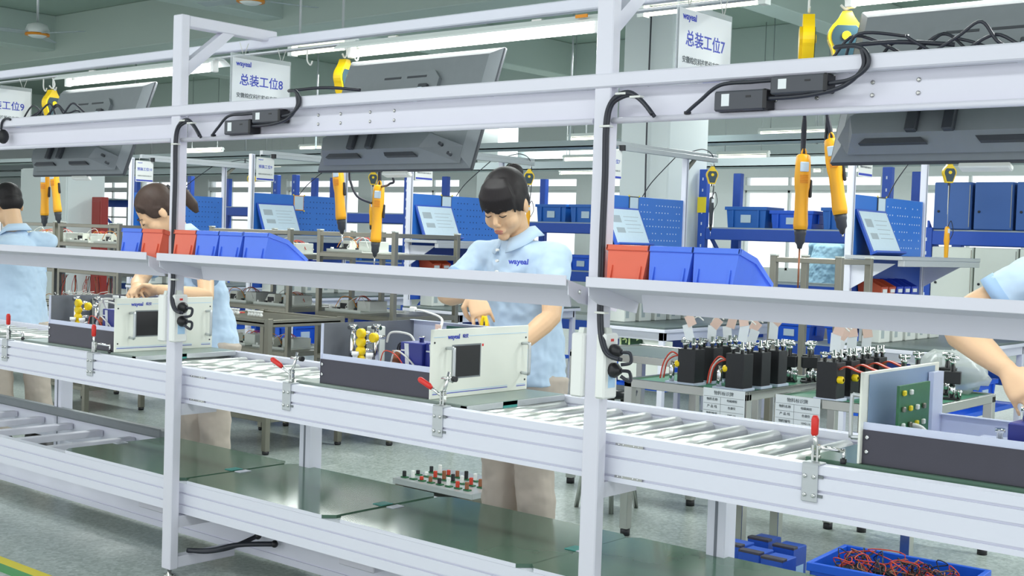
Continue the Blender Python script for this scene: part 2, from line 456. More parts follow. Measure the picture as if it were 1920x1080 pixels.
X0, X1 = -4.2, 4.6
def beam(name, label, m, cat='beam'): return tag(m, label, cat)
b = MB().box(X0, X1, -.006, .03, 1.7255, 1.7638, .004).build('front_rail', 'white_paint'); tag(b, 'long white square rail across the posts, above the wiring panel', 'rail')
b = MB().box(X0, X1, .405, .445, 2.035, 2.073, .004).build('lamp_rail', 'alu_white'); tag(b, 'long white top rail from which lamps and reels hang', 'rail')
b = MB().box(X0, X1, .41, .44, 2.012, 2.02, .002).build('hanging_bar', 'alu'); tag(b, 'thin bar running under the long white top rail', 'bar')
for i, (a, c, lab) in enumerate([(X0, -.004, 'white sheet-metal wiring panel at the far left station'), (.06, L - .004, 'white sheet-metal wiring panel between the two posts'), (L + .06, X1, 'white sheet-metal wiring panel at the right edge with many screws')]):
    t = thing('wiring_panel', lab, 'panel', (a, 0, 0), group='wiring panels of the line')
    MB().prism([(.033, 1.726), (.037, 1.726), (.037, 1.632), (.008, 1.632), (.008, 1.642), (.012, 1.642), (.012, 1.637), (.033, 1.637)], 0, c - a).build('sheet', 'white_paint', t)
    MB().tube([(0, .008, 1.637), (c - a, .008, 1.637)], .0085, 8).build('rolled_lip', 'white_paint', t)
    for sx in (.45, .56, .70, .81):
        for z in (1.702, 1.672):
            px = sx + (.28 if i < 2 else .02)
            if px < c - a: MB().lathe([(.0055, 0), (.0055, -.002), (.003, -.004)], (px, .033, z), 'y', 8).build('screw', 'steel', t)

# tilted bin shelves
TILT = R(14)
def shelf(x0, x1, label):
    t = thing('bin_shelf', label, 'shelf', (x0, -.091, 1.2183), group='tilted white bin shelves'); w = x1 - x0
    c, s_ = math.cos(TILT), math.sin(TILT)
    MB().box(0, w, 0, .004, -.028, 0, .0015).build('front_lip', 'white_paint', t)
    def pt(d, up=0): return (d * c + up * s_, -.012 - d * s_ + up * c)
    MB().prism([pt(.002), pt(.002, .003), pt(.26, .003), pt(.26)], .002, w - .002).build('pan', 'white_paint', t)
    a = pt(.135); MB().prism([(a[0], a[1] + .002), (a[0] + .004, a[1] + .001), (a[0] + .016, a[1] - .046), (a[0] + .012, a[1] - .048)], .09, w - .09).build('stiffener', 'white_paint', t)
    for xa, xb in ((0, .0035), (w - .0035, w)):
        e1, e2 = pt(.004, .001), pt(.255, .001)
        MB().prism([(.012, -.02), e1, e2, (e2[0] - .01, e2[1] - .03), (.17, -.092), (.06, -.075), (.014, -.052)], xa, xb).build('side_bracket', 'white_paint', t)
    for xa, xb in ((-.006, .0), (w, w + .006)):
        MB().lathe([(.006, -.005), (.007, 0), (.005, .005)], ((xa + xb) / 2, .06, -.045), 'x', 10).build('bolt', 'chrome', t)
    return t
shelf(-L + .06, -.005, 'tilted white shelf at the far station, holding a blue and a red bin')
shelf(POSTW + .005, L - .005, 'tilted white shelf between the posts, holding a red and three blue bins')
shelf(L + POSTW + .005, 4.0, 'tilted white shelf at the right edge, nearest the camera')

# ---------------- bins on the shelves
def bin_mesh(w, l, h, hf, t=.003):
    """open-front stacking bin: back at y=0 (tall h), open end at y=l (low hf); tapers to the base"""
    m = MB(); k = .010
    o = [(-w / 2 + k, 0 + .008), (w / 2 - k, .008), (w / 2 - k, l - .006), (-w / 2 + k, l - .006)]
    T = [(-w / 2, 0, h), (w / 2, 0, h), (w / 2, l * .45, h * .98), (w / 2, l, hf), (-w / 2, l, hf), (-w / 2, l * .45, h * .98)]
    Bv = [(o[0][0], o[0][1], 0), (o[1][0], o[1][1], 0), (o[1][0], l * .45, 0), (o[2][0], o[2][1], 0), (o[3][0], o[3][1], 0), (o[0][0], l * .45, 0)]
    def inset(p, zf): 
        x = p[0] - math.copysign(t, p[0]); y = p[1] + (t if p[1] < l * .3 else -t if p[1] > l * .8 else 0); return (x, y, p[2] + zf)
    Ti = [inset(p, 0) for p in T]; Bi = [inset(p, t) for p in Bv]
    vs = T + Bv + Ti + Bi; fs = []
    for i in range(6):
        j = (i + 1) % 6
        fs += [(6 + i, 6 + j, j, i), (12 + i, 12 + j, 18 + j, 18 + i), (i, j, 12 + j, 12 + i)]
    fs += [(11, 10, 9, 8, 7, 6), (18, 19, 20, 21, 22, 23)]
    m.add(vs, fs)
    return m
def make_bin(w, l, h, hf, label, cmat, rim=True):
    t = thing('stacking_bin', label, 'bin')
    bin_mesh(w, l, h, hf).build('shell', cmat, t)
    m = MB(); e = .004
    m.box(-w / 2 - e, w / 2 + e, -e, .003, h - .013, h + .002, .0015)
    for s in (-1, 1): 
        x0, x1 = (w / 2 - .001, w / 2 + e) if s > 0 else (-w / 2 - e, -w / 2 + .001)
        m.prism([(-e, h - .013), (-e, h + .002), (l * .45, h * .98 + .002), (l, hf + .002), (l, hf - .01), (l * .45, h * .98 - .013)], x0, x1)
    m.build('rim', cmat, t)
    r = MB()
    for s in (-1, 1): r.box(s * (w / 2 - .02) - .0025, s * (w / 2 - .02) + .0025, .0005, .004, .012, h * .5)
    r.build('back_rib', cmat, t)
    return t
proto = {k: make_bin(.131, .185, .105, .062, 'x', k) for k in ('bin_red', 'bin_blue')}
def put_bin(x, k, label, first=set()):
    c, s_ = math.cos(TILT), math.sin(TILT); d = .042
    p = (x, -.091 + d * c, 1.2183 - .0075 - d * s_)
    o = proto[k] if k not in first else dup(proto[k]); first.add(k)
    o.location = p; o.rotation_euler = (-TILT, 0, 0); o['label'] = label; o['group'] = 'stacking bins on the line shelves'
for x, k, lab in [
    (-.195, 'bin_blue', 'blue plastic bin left of a red bin, at the end of the far shelf'),
    (-.060, 'bin_red', 'red plastic bin at the right end of the far shelf, beside the white post'),
    (.147, 'bin_red', 'red plastic bin leftmost on the middle shelf, next to the white post'),
    (.280, 'bin_blue', 'blue plastic bin right beside the red one on the middle shelf'),
    (.415, 'bin_blue', 'second blue plastic bin in the row on the middle shelf'),
    (.555, 'bin_blue', 'last blue plastic bin on the middle shelf, its side in full view'),
    (2.103, 'bin_red', 'red plastic bin on the nearest shelf, beside the near post'),
    (2.236, 'bin_blue', 'blue plastic bin between a red and a blue bin on the nearest shelf'),
    (2.369, 'bin_blue', 'blue plastic bin at the end of the row on the nearest shelf')]:
    put_bin(x, k, lab)
# a flat blue tray lying behind the last bin
t = thing('parts_tray', 'flat blue tray lying on the nearest shelf behind the last bin', 'tray', (2.72, .075, 1.172), rot=(-TILT, 0, 0))
MB().box(-.19, .19, -.04, .06, 0, .004).box(-.19, .19, -.04, -.036, 0, .02).box(-.19, .19, .056, .06, 0, .03).box(-.19, -.186, -.04, .06, 0, .025).box(.186, .19, -.04, .06, 0, .025).build('shell', 'bin_blue', t)
MB().box(-.192, .192, -.043, -.036, .018, .024, .001).build('rim', 'bin_blue', t)

# ================================================================ conveyors
GR = (.13, .52, .8)
def conveyor_rail(name, label, y0, y1, z0, z1, front, grooves=GR, x0=X0, x1=X1):
    o = MB().prism(rail_profile(y0, y1, z0, z1, grooves, front=front), x0, x1).build(name, 'alu_white'); return tag(o, label, 'rail')
conveyor_rail('conveyor_rail', 'grooved white front rail of the upper roller conveyor', .0595, .098, .654, .786, True)
o = MB().prism([(.612, .654), (.65, .654), (.65, .786), (.643, .786), (.643, .78), (.62, .78), (.62, .786), (.612, .786), (.612, .765), (.618, .765), (.618, .757), (.612, .757)], X0, X1).build('conveyor_rail', 'alu_white')
tag(o, 'white rear rail of the upper roller conveyor on the workers side', 'rail')
rset = thing('roller_bed', 'bed of shiny steel rollers between the upper conveyor rails', 'rollers', (0, .355, .748))
rm = None; n = 0; px = X0 + .04
while px < X1:
    if rm is None:
        r0 = MB().cyl((0, -.235, 0), (0, .235, 0), .0245, 24).build('roller', 'roller', rset); rm = r0
        ax = MB().cyl((0, -.26, 0), (0, .26, 0), .008, 8).build('axle', 'steel', r0)
        r0.location = (px, 0, 0)
    else:
        r0 = rm.copy(); COL.objects.link(r0); r0.location = (px, 0, 0); a2 = ax.copy(); COL.objects.link(a2); a2.parent = r0
    px += .114
# rail joint plates at the near post
for x, lab in ((L + .10, 'slotted joint piece let into the conveyor rail beside the near post'), (.10, 'slotted joint piece let into the conveyor rail beside the far post')):
    t = thing('rail_joint', lab, 'joint', (x, .0595, .654))
    for g in (.13, .8):
        z = g * .132
        MB().box(-.03, .06, .0, .004, z - .0035, z + .0035).build('strip', 'steel', t)
        for q in (-.02, -.005, .03, .045): MB().lathe([(.003, 0), (.003, -.002), (.0015, -.003)], (q, .001, z), 'y', 8).build('screw', 'chrome', t)
# supports of the conveyors
for i, x in enumerate((-3.74, -1.78, .112, 2.03)):
    lab = ['white conveyor leg at the far left of the line', 'white conveyor leg by the far left worker', 'white conveyor leg between the posts, behind the green plates', 'white conveyor leg right of the near post'][i]
    t = thing('conveyor_support', lab, 'leg', (x, .6, 0), group='white conveyor legs')
    MB().box(-.02, .045, -.02, .045, .03, .654, .002).build('profile', 'alu_white', t)
    MB().box(-.021, -.0195, .008, .018, .03, .65).box(.008, .018, -.021, -.0195, .03, .65).build('slot', 'groove', t)
    MB().lathe([(.008, .03), (.008, .012), (.024, .008), (.024, 0)], (.012, .012, 0)).build('levelling_foot', 'steel', t)
# lower return conveyor
conveyor_rail('return_rail', 'grooved white front rail of the lower return conveyor', .0595, .095, .2335, .349, True, (.3, .68))
conveyor_rail('return_rail', 'white rear rail of the lower return conveyor', .58, .612, .2335, .349, False, (.3, .68))
o = MB().box(X0, -.84, .555, .6, .352, .395, .008).build('belt_cover', 'tv'); tag(o, 'dark belt strip along the rear of the empty lower conveyor', 'strip')
slats = thing('slat_bed', 'white cross slats of the empty stretch of the lower conveyor', 'slats', (0, .1, .30))
for i in range(14):
    s0 = MB().box(-.022, .022, 0, .475, 0, .03, .002).build('slat', 'white_paint', slats) if i == 0 else s0.copy()
    if i: COL.objects.link(s0)
    s0.location = (-.55 - i * .27, 0, 0)
GP = [(-1.62 + .79, 'dark green glossy plate on the lower conveyor behind the far post'), (0.03, 'dark green glossy plate on the lower conveyor right of the far post'), (.885, 'dark green glossy plate on the lower conveyor below the middle worker'), (1.715, 'dark green glossy plate at the bottom edge, right of the near post'), (2.56, 'dark green glossy plate under the right hand stretch of the conveyor')]
pl0 = None
for x, lab in GP:
    w = .84 if x > -.5 else .85
    t = thing('return_plate', lab, 'plate', (x, .062, .3495), group='green plates on the lower conveyor')
    c = .035; w -= .008
    MB().prism([(c, 0), (w - c, 0), (w, c), (w, .545 - c), (w - c, .545), (c, .545), (0, .545 - c), (0, c)], 0, .012, 'z').build('plate', 'green_plate', t)
    MB().box(w - .045, w + .0, .245, .30, .0122, .0145, .0005).build('clip', 'teal', t)
    MB().box(.0, .035, .245, .30, .0122, .0145, .0005).build('clip_plate', 'alu_white', t)
    MB().box(c, w - c, -.002, .0, .0, .012).build('edge_trim', 'alu_white', t)
# low tie rail near the floor
conveyor_rail('tie_rail', 'white twin-slot tie rail running close to the floor', .302, .337, .057, .145, True, (.33,))
for x, lab in ((-.42, 'white block under the return conveyor left of the far post'), (.82, 'white block under the return conveyor near the bottom edge')):
    t = thing('motor_mount', lab, 'bracket', (x, .23, .145)); MB().box(-.09, .09, 0, .1, 0, .0885, .004).build('block', 'white_paint', t)
    for s in (-.06, .06): MB().lathe([(.005, 0), (.005, -.003), (.002, -.004)], (s, 0, .07), 'y', 8).build('screw', 'chrome', t)
t = thing('floor_cable', 'pair of thick black cables by the foot of the far post', 'cable', (.055, .125, .112))
MB().tube([(0, -.05, -.018), (.06, .0, -.02), (.13, .06, .0), (.17, .15, .035)], .009, 8, 6).build('cable', 'cable', t)
MB().tube([(0, -.045, -.02), (.07, .01, -.016), (.16, .07, .012), (.27, .15, .022)], .010, 8, 6).build('cable', 'cable', t)
for p in ((.17, .15, .035), (.27, .15, .022)): MB().ell(p, (.014, .014, .014), 10, 8).build('connector', 'black', t)
# ================================================================ things hanging from and mounted on the line frame
ST = {-1: ('far station', 'far'), 0: ('middle station', 'middle'), 1: ('nearest station', 'nearest')}
# televisions
def television(n, label):
    t = thing('television', label, 'television', (n * L + .965, .275, 1.728), rot=(-R(20), 0, 0), group='televisions over the line')
    w, h = .367, .216
    MB().box(-w, w, -.004, .012, -h, h, .004).build('bezel', 'tv_dark', t)
    MB().box(-w + .012, w - .012, .012, .0135, -h + .02, h - .012).build('screen', 'screen', t)
    m = MB(); vs = [(-w + .004, -.004, -h + .004), (w - .004, -.004, -h + .004), (w - .004, -.004, h - .004), (-w + .004, -.004, h - .004)]
    i = .035; vs += [(-w + i, -.03, -h + i), (w - i, -.03, -h + i), (w - i, -.03, h - i), (-w + i, -.03, h - i)]
    m.add(vs, [(4, 5, 6, 7)[::-1], (0, 1, 5, 4), (1, 2, 6, 5), (2, 3, 7, 6), (3, 0, 4, 7)]).build('back_shell', 'tv', t)
    pz = MB().prism([(-.16, -.02), (-.16, .10), (-.13, .13), (.12, .13), (.15, .10), (.15, -.02)], -.03, -.045, 'y').build('raised_panel', 'tv', t)
    MB().box(-.11, -.03, -.0465, -.044, .105, .112).box(0, .09, -.0465, -.044, .105, .112).build('vent_slot', 'tv_dark', pz)
    MB().box(.075, .115, -.06, -.044, -.01, .075, .003).build('port_box', 'tv_dark', pz)
    MB().box(.08, .098, -.0615, -.059, -.005, .06).build('sticker', 'paper_blue', pz)
    # lower electronics housing
    hs = MB(); A = [(-.31, -.115), (.24, -.115), (.335, -.145), (.335, -.203), (-.31, -.203), (-.345, -.16)]
    Bp = [(-.26, -.105), (.19, -.105), (.215, -.118), (.18, -.168), (-.285, -.168), (-.30, -.12)]
    hv = [(x, -.028, z) for x, z in A] + [(x, -.075, z) for x, z in Bp]
    hs.add(hv, [tuple(range(6, 12))] + [(i, (i + 1) % 6, 6 + (i + 1) % 6, 6 + i) for i in range(6)])
    ho = hs.build('housing', 'tv', t)
    MB().prism([(.01, -.172), (.14, -.172), (.165, -.19), (.025, -.19)], -.05, -.064, 'y').build('speaker_grille', 'tv_dark', ho); MB().prism([(-.25, -.172), (-.12, -.172), (-.1, -.19), (-.27, -.19)], -.05, -.064, 'y').build('speaker_grille', 'tv_dark', ho)
    for p in ((.26, -.15), (.31, -.185), (-.05, -.125)): MB().lathe([(.006, -.066), (.006, -.05)], (p[0], 0, p[1]), 'y', 8).build('screw_hole', 'tv_dark', ho)
    for x in (-.135, -.045):
        MB().box(x - .014, x + .014, -.092, -.074, -.17, -.02, .003).build('mount_rail', 'tv_dark', t)
        MB().box(x - .01, x + .01, -.095, -.03, -.03, .04, .003).build('mount_hook', 'black', t)
    MB().box(-.04, .08, -.0, .03, -h - .012, -h + .002, .003).build('sensor_bar', 'plastic_pale', t)
    rr = Matrix.Rotation(R(20), 4, 'X')
    m = MB(); m.xf = rr; m.box(-.13, -.05, -.235, -.085, -.06, -.03, .004); m.build('wall_arm', 'tv_dark', t)
    return t
television(-1, 'grey television seen from behind, above the far left workers')
television(0, 'grey television seen from behind, above the woman with dark fringe')
television(1, 'grey television seen from behind at the top right corner')
# loops of black lead behind the right hand television
for n, lab in ((1, 'tangle of black leads behind the top right television'), (-1, 'tangle of black leads behind the far left television')):
    t = thing('lead_tangle', lab, 'cables', (n * L + .86, .10, 1.775))
    rnd = random.Random(3 + n)
    for q in range(6):
        a = Vector((-.25 + q * .07, rnd.uniform(-.02, .03), -.01)); p = [a]
        for s in range(4): p.append(a + Vector((.06 * (s + 1) + rnd.uniform(-.03, .03), rnd.uniform(-.02, .03), rnd.uniform(.0, .065) if s < 3 else -.02)))
        MB().tube(p, .004, 6, 6).build('lead', 'cable', t)

# hanging signs
def sign(n, num, label, x=None):
    t = thing('hanging_sign', label, 'sign', (n * L + .165, .14, 1.755), group='signs of the assembly stations')
    MB().box(-.0035, .0035, 0, .284, 0, .215, .001).build('sleeve', 'acrylic', t)
    pp = MB().box(.0037, .0045, .006, .278, .004, .198).build('paper', 'paper', t)
    MB().box(-.0045, -.0037, .006, .278, .004, .198).build('paper', 'paper', t)
    text('logo', 'wayeal', .026, 'ink', pp, (.0046, .022, .178), FACE_PX, 'LEFT', bold=.0006)
    text('title', '总装工位' + num, .046, 'ink', pp, (.0046, .142, .117), FACE_PX, bold=.0004)
    text('company_name', '安徽皖仪科技股份有限公司', .0195, 'ink_grey', pp, (.0046, .142, .06), FACE_PX, bold=.0003)
    MB().box(.0045, .0048, .006, .278, .008, .022).build('blue_band', 'ink', pp)
    for y in (.06, .24):
        MB().tube([(0, y - .02, .257), (0, y, .205), (0, y + .02, .257)], .0016, 5).build('hanging_wire', 'wire_white', t)
sign(-1, '9', 'white hanging sign with blue characters, cut by the left picture edge')
sign(0, '8', 'white hanging sign with blue characters ending in eight')
sign(1, '7', 'white hanging sign with blue characters ending in seven')

# lamps under the top rail
def line_lamp(n, label):
    x0 = n * L + .50; ln = 1.2
    t = thing('line_lamp', label, 'lamp', (x0, .40, 1.972), group='tube lamps under the top rail')
    MB().prism([(-.055, .012), (-.05, .02), (-.02, .04), (.02, .04), (.05, .02), (.055, .012), (.045, .018), (.018, .034), (-.018, .034), (-.045, .018)], 0, ln).build('reflector', 'frame_white', t)
    MB().cyl((.05, 0, 0), (ln - .04, 0, 0), .013, 10).build('tube', 'tube', t)
    for a in (.03, ln - .045): MB().box(a, a + .022, -.014, .014, -.016, .035, .003).build('lamp_holder', 'plastic_white', t)
    MB().box(ln - .085, ln - .04, -.057, -.052, .026, .036).build('end_label', 'orange_tag', t)
    MB().box(.25, .29, -.02, .02, .04, .045).box(ln - .29, ln - .25, -.02, .02, .04, .045).build('clip', 'steel', t)
    l = area('line_lamp_light', (x0 + ln / 2, .40, 1.953), (0, 0, 0), ln - .1, .05, 7); 
    return t
line_lamp(-1, 'tube lamp under the top rail at the far station, crossing the far post')
line_lamp(0, 'tube lamp under the top rail between the posts, above the middle television')
line_lamp(1, 'tube lamp under the top rail above the top right television')

# balancer reels
def reel_mesh():
    o = [(-.012, .066), (-.02, .05)] + [(.047 * math.cos(R(q)), .047 * math.sin(R(q))) for q in range(130, 215, 12)] + [(-.024, -.072), (.024, -.072)]
    o += [(.047 * math.cos(R(q)), .047 * math.sin(R(q))) for q in range(-34, 51, 12)] + [(.02, .05), (.012, .066)]
    return o
def reel(label, p, rz, tilt=0, group='yellow balancer reels on the line'):
    t = thing('balancer_reel', label, 'tool balancer', p, rot=(tilt, 0, rz), group=group)
    o = reel_mesh()
    MB().prism(o, -.016, .016, 'y').build('body', 'reel', t)
    MB().prism([(x * .82, z * .84 - .002) for x, z in o if z < .045], -.0185, -.0155, 'y').build('dial_plate', 'reel_plate', t)
    MB().prism([(x * .82, z * .82) for x, z in o if z < .05], .0155, .024, 'y').build('back_cover', 'reel', t)
    MB().lathe([(.012, -.0225), (.012, -.018)], (0, 0, 0), 'y', 12).build('hub', 'yellow', t)
    MB().tube([(-.016, 0, .085), (-.004, 0, .074), (.004, 0, .076), (.014, 0, .088), (.012, 0, .105), (.0, 0, .125)], .0035, 6, 5).build('hook', 'plastic_white', t)
    MB().cyl((0, 0, -.07), (0, 0, -.09), .006, 8).build('cord_stop', 'black', t)
    MB().cyl((0, 0, -.09), (0, 0, -.29), .0015, 5).build('cord', 'wire_white', t)
    return t
CAMDIR = math.atan2(-2.9, 1.6)
reel('yellow balancer reel seen edge-on, beside the sign ending in seven', (2.362, .425, 1.888), R(120))
reel('yellow balancer reel with round dark face, beside the top right television', (2.473, .425, 1.885), R(33))
reel('yellow balancer reel at the upper corner of the middle television', (.475, .425, 1.893), R(105))
reel('yellow balancer reel half hidden behind the sign at the far station', (-1.60, .425, 1.888), R(100))
# power screwdrivers
def driver_parts(t, bit=.10, long_nose=False):
    # hangs along -z from its top cap at z=0
    MB().loft([((0, 0, .004), .012, .012), ((0, 0, 0), .019, .017), ((0, 0, -.02), .021, .019), ((0, 0, -.06), .0225, .0195), ((0, 0, -.085), .021, .018), ((0, 0, -.10), .0185, .017), ((0, 0, -.15), .0185, .0175), ((0, 0, -.19), .0205, .0195), ((0, 0, -.203), .019, .018)], 16).build('grip', 'driver', t)
    MB().tube([(.006, 0, .0), (.006, 0, .012), (.0, 0, .02), (-.004, 0, .01), (-.004, 0, 0)], .003, 6, 3).build('hang_loop', 'driver', t)
    MB().box(.018, .027, -.006, .006, -.115, -.065, .003).build('lever', 'black', t)
    MB().box(-.012, .012, -.0215, -.018, -.045, -.018, .002).build('rating_label', 'paper_blue', t)
    v = MB()
    for q in range(5): v.box(-.011, .011, -.0205, -.018, -.056 - q * .005, -.0535 - q * .005)
    v.build('vent_slot', 'orange_tag', t)
    MB().lathe([(.017, -.203), (.0165, -.215), (.0145, -.222), (.014, -.238), (.009, -.244), (.006, -.256)], n=14).build('chuck', 'tv_dark', t)
    MB().cyl((0, 0, -.256), (0, 0, -.256 - bit), .0026, 8).build('bit', 'copper' if long_nose else 'chrome', t)
    MB().tube([(0, .004, 0), (-.001, .004, .03), (-.003, .003, .07), (-.002, 0, .11)], [.0075, .007, .0055, .004], 8, 3).build('strain_relief', 'cable', t)
def driver(label, p, tilt=(0, 0), rz=0, up=None, **k):
    t = thing('power_screwdriver', label, 'screwdriver', p, rot=(tilt[0], tilt[1], rz), group='yellow power screwdrivers on the line')
    driver_parts(t, **k); return t
driver('yellow power screwdriver hanging straight down, with a long thin bit', (2.371, .41, 1.566), rz=R(40), bit=.11, long_nose=True)
driver('yellow power screwdriver hanging aslant beside the top right television', (2.452, .41, 1.607), (0, -R(9)), rz=R(20), bit=.008)
driver('yellow power screwdriver half hidden by the middle television, chuck showing', (.468, .41, 1.565), (0, -R(6)), rz=R(20), bit=.05)
driver('yellow power screwdriver hanging freely below the middle television', (.695, .41, 1.487), (0, R(2)), rz=R(35), bit=.03)
driver('yellow power screwdriver under the far television, the straight one', (-1.622, .41, 1.555), (0, 0), rz=R(30), bit=.003)
driver('yellow power screwdriver under the far television, the slanted one', (-1.545, .41, 1.570), (0, -R(8)), rz=R(20), bit=.003)
# their supply leads and balancer cords up to the bar
def cord(name, label, pts, r, m, cat='cable'):
    o = MB().tube(pts, r, 7, 8).build(name, m); return tag(o, label, cat)
for (x, z, rx, lab) in [(2.371, 1.58, 2.362, 'the straight hanging screwdriver at the nearest station'), (2.435, 1.62, 2.473, 'the slanted screwdriver at the nearest station'), (.465, 1.575, .475, 'the half hidden screwdriver under the middle television'), (.693, 1.50, .60, 'the free hanging screwdriver under the middle television'), (-1.622, 1.57, -1.6, 'the straight screwdriver at the far station'), (-1.56, 1.585, -1.53, 'the slanted screwdriver at the far station')]:
    cord('supply_lead', 'black supply lead running up from ' + lab, [(x, .41, z - .02), (x, .41, z + .09), (x - .005, .36, z + .14), (x + .01, .26, 1.745), (x + .03, .12, 1.755), (x + .03, .04, 1.745)], .0045, 'cable')
cord('supply_lead', 'black lead drooping left of the free hanging screwdriver', [tuple(at(655, 318, Y=.36)), tuple(at(657, 340, Y=.36)), tuple(at(670, 368, Y=.37)), tuple(at(697, 381, Y=.39))], .0045, 'cable')
cord('supply_lead', 'short black lead right of the free hanging screwdriver', [(.74, .04, 1.745), (.75, .2, 1.75), tuple(at(733, 325, Y=.36)), tuple(at(730, 345, Y=.37)), (.705, .41, 1.485)], .0042, 'cable')
# balancer hook wires under the middle rail
for (px, py, lab) in ((664, 55, 'white wire hook under the top rail above the middle television'), (82, 140, 'left white wire hook under the top rail at the far station'), (100, 140, 'right white wire hook under the top rail at the far station'), (575, 150, 'white wire hook beside the cable loop of the middle station')):
    p = at(px, py, Y=.42); 
    o = MB().tube([(p.x, .42, 2.012), (p.x, .42, 1.97), (p.x + .02, .42, 1.95), (p.x + .03, .42, 1.965)], .003, 6, 5).build('wire_hook', 'wire_white'); tag(o, lab, 'hook', 'wire hooks under the top rail')

# power supplies on the wiring panels
def supply(label, x, z, w, h):
    t = thing('power_supply', label, 'power supply', (x, -.006, z), group='black power supplies on the wiring panels')
    MB().box(0, w, -.012, .036, 0, h, .004).build('case', 'psu', t)
    MB().box(w - .012, w + .0006, -.0126, .0366, -.0006, h + .0006, .004).build('end_cap', 'black', t)
    MB().box(.022, .044, -.0128, -.0118, .012, h - .008).build('sticker', 'paper', t)
    MB().box(w * .62, w * .72, -.0128, -.0118, h * .62, h * .72).build('switch', 'black', t)
for n, k in ((0, .345), (1, .385)):
    b = n * L + k; nm = 'middle' if n == 0 else 'nearest'
    supply('lower grey power supply box on the panel of the %s station' % nm, b, 1.6455, .145, .05)
    supply('upper grey power supply box on the panel of the %s station' % nm, b + .155, 1.680, .148, .044)
    cord('supply_cable', 'black cable joining the power supplies of the %s station' % nm, [(b - .09, .0, 1.648), (b - .05, -.004, 1.675), (b + .01, -.006, 1.712), (b + .1, -.006, 1.715), (b + .155, -.006, 1.716)], .005, 'cable')
    cord('supply_cable', 'second black cable below the power supplies of the %s station' % nm, [(b + .145, -.006, 1.672), (b + .25, -.01, 1.674), (b + .34, -.012, 1.69), (b + .39, -.014, 1.73), (b + .385, -.014, 1.775)], .0055, 'cable')
    cord('supply_cable', 'black cable looping over the front rail of the %s station' % nm, [(b + .303, -.006, 1.70), (b + .36, -.014, 1.705), (b + .40, -.016, 1.73), (b + .40, -.014, 1.76), (b + .37, -.008, 1.782), (b + .30, .03, 1.79), (b + .42, .08, 1.80), (b + .55, .12, 1.79)], .0055, 'cable')
    MB().box(b - .097, b - .083, -.002, .012, 1.644, 1.652, .001).build('plug', 'black', None)
    bpy.data.objects['plug' if n == 0 else 'plug.001'].parent = None
    tag(bpy.data.objects['plug' if n == 0 else 'plug.001'], 'small black plug at the end of the %s station cable' % nm, 'plug')
t = thing('relay_box', 'round black relay box on the wiring panel at the left picture edge', 'relay', tuple(at(6, 256, Y=.0)))
MB().ell((0, 0, 0), (.02, .025, .032), 12, 8).build('case', 'black', t)
MB().tube([(0, -.01, .03), (.01, -.012, .06), (.04, -.012, .075), (.08, -.01, .07)], .005, 6, 5).build('lead', 'cable', t)

# cable bundles coming down the posts, and the power strips
def post_cable(n, label):
    dx = (n - 1) * L
    px = [(1222, 212), (1205, 190), (1182, 173), (1158, 178), (1141, 200), (1134, 240), (1132, 330), (1127, 440), (1123, 540), (1123, 600), (1127, 640), (1138, 665), (1160, 674)]
    t = thing('cable_bundle', label, 'cables', (dx, 0, 0))
    for k, o in enumerate((0, .009, .004)):
        p = []
        for i, (x, y) in enumerate(px):
            yy = -.014 if y < 630 else -.03
            w = at(x, y, Y=yy); 
            if y > 500 and y < 590: w.y = -.012
            p.append((w.x + o, w.y - (.004 if k == 2 else 0), w.z - (o if i < 4 else 0)))
        MB().tube(p, .0055, 7, 5).build('cable', 'cable', t)
    for (x, y) in ((1163, 176), (1133, 237), (1124, 586), (1190, 182)):
        w = at(x, y, Y=-.016); MB().box(w.x - .012, w.x + .022, w.y - .008, w.y + .012, w.z - .003, w.z + .003, .001).build('cable_tie', 'wire_white', t)
post_cable(1, 'black cable bundle looping down the front of the near post')
post_cable(0, 'black cable bundle looping down the front of the far post')
def strip(label, x0, x1, y0, y1, z0, z1, plugs):
    t = thing('power_strip', label, 'power strip', (x0, y0, z0), group='white power strips on the posts')
    w, d, h = x1 - x0, y1 - y0, z1 - z0
    MB().box(0, w, 0, d, 0, h, .005).build('case', 'plastic_white', t)
    MB().prism([(d * .3, h), (d * .7, h), (d * .62, h + .015), (d * .38, h + .015)], w * .3, w * .7).build('hanger', 'plastic_pale', t)
    if plugs:
        MB().box(w - .001, w + .001, d * .3, d * .8, .03, .075).build('rating_label', 'label_blue', t)
        for z in (.128, .078):
            pl = MB().lathe([(.02, .0), (.021, .012), (.012, .024), (.008, .03)], (w, d * .55, z), 'x', 14).build('plug', 'black', t)
            MB().tube([(w + .028, d * .55, z), (w + .05, d * .55 + .01, z - .002), (w + .062, d * .5, z - .025), (w + .04, d * .3, z - (.032 if z > .1 else .012))], .005, 7, 5).build('plug_lead', 'cable', pl)
        MB().box(w - .001, w + .0015, d * .4, d * .6, .155, .162).build('indicator', 'red', t)
    else:
        for z in (.03, .07, .11, .15):
            if z < h: MB().box(-.001, .0005, d * .35, d * .65, z - .01, z + .01).build('socket', 'plastic_pale', t)
for n, nm in ((0, 'far'), (1, 'near')):
    b = n * L
    strip('white power strip with two black plugs on the %s post' % nm, b + .0555, b + .088, -.03, .032, .89, 1.066, True)
    strip('white power strip without plugs, left of the %s post' % nm, b - .042, b + .001, -.012, .04, .885, 1.06, False)
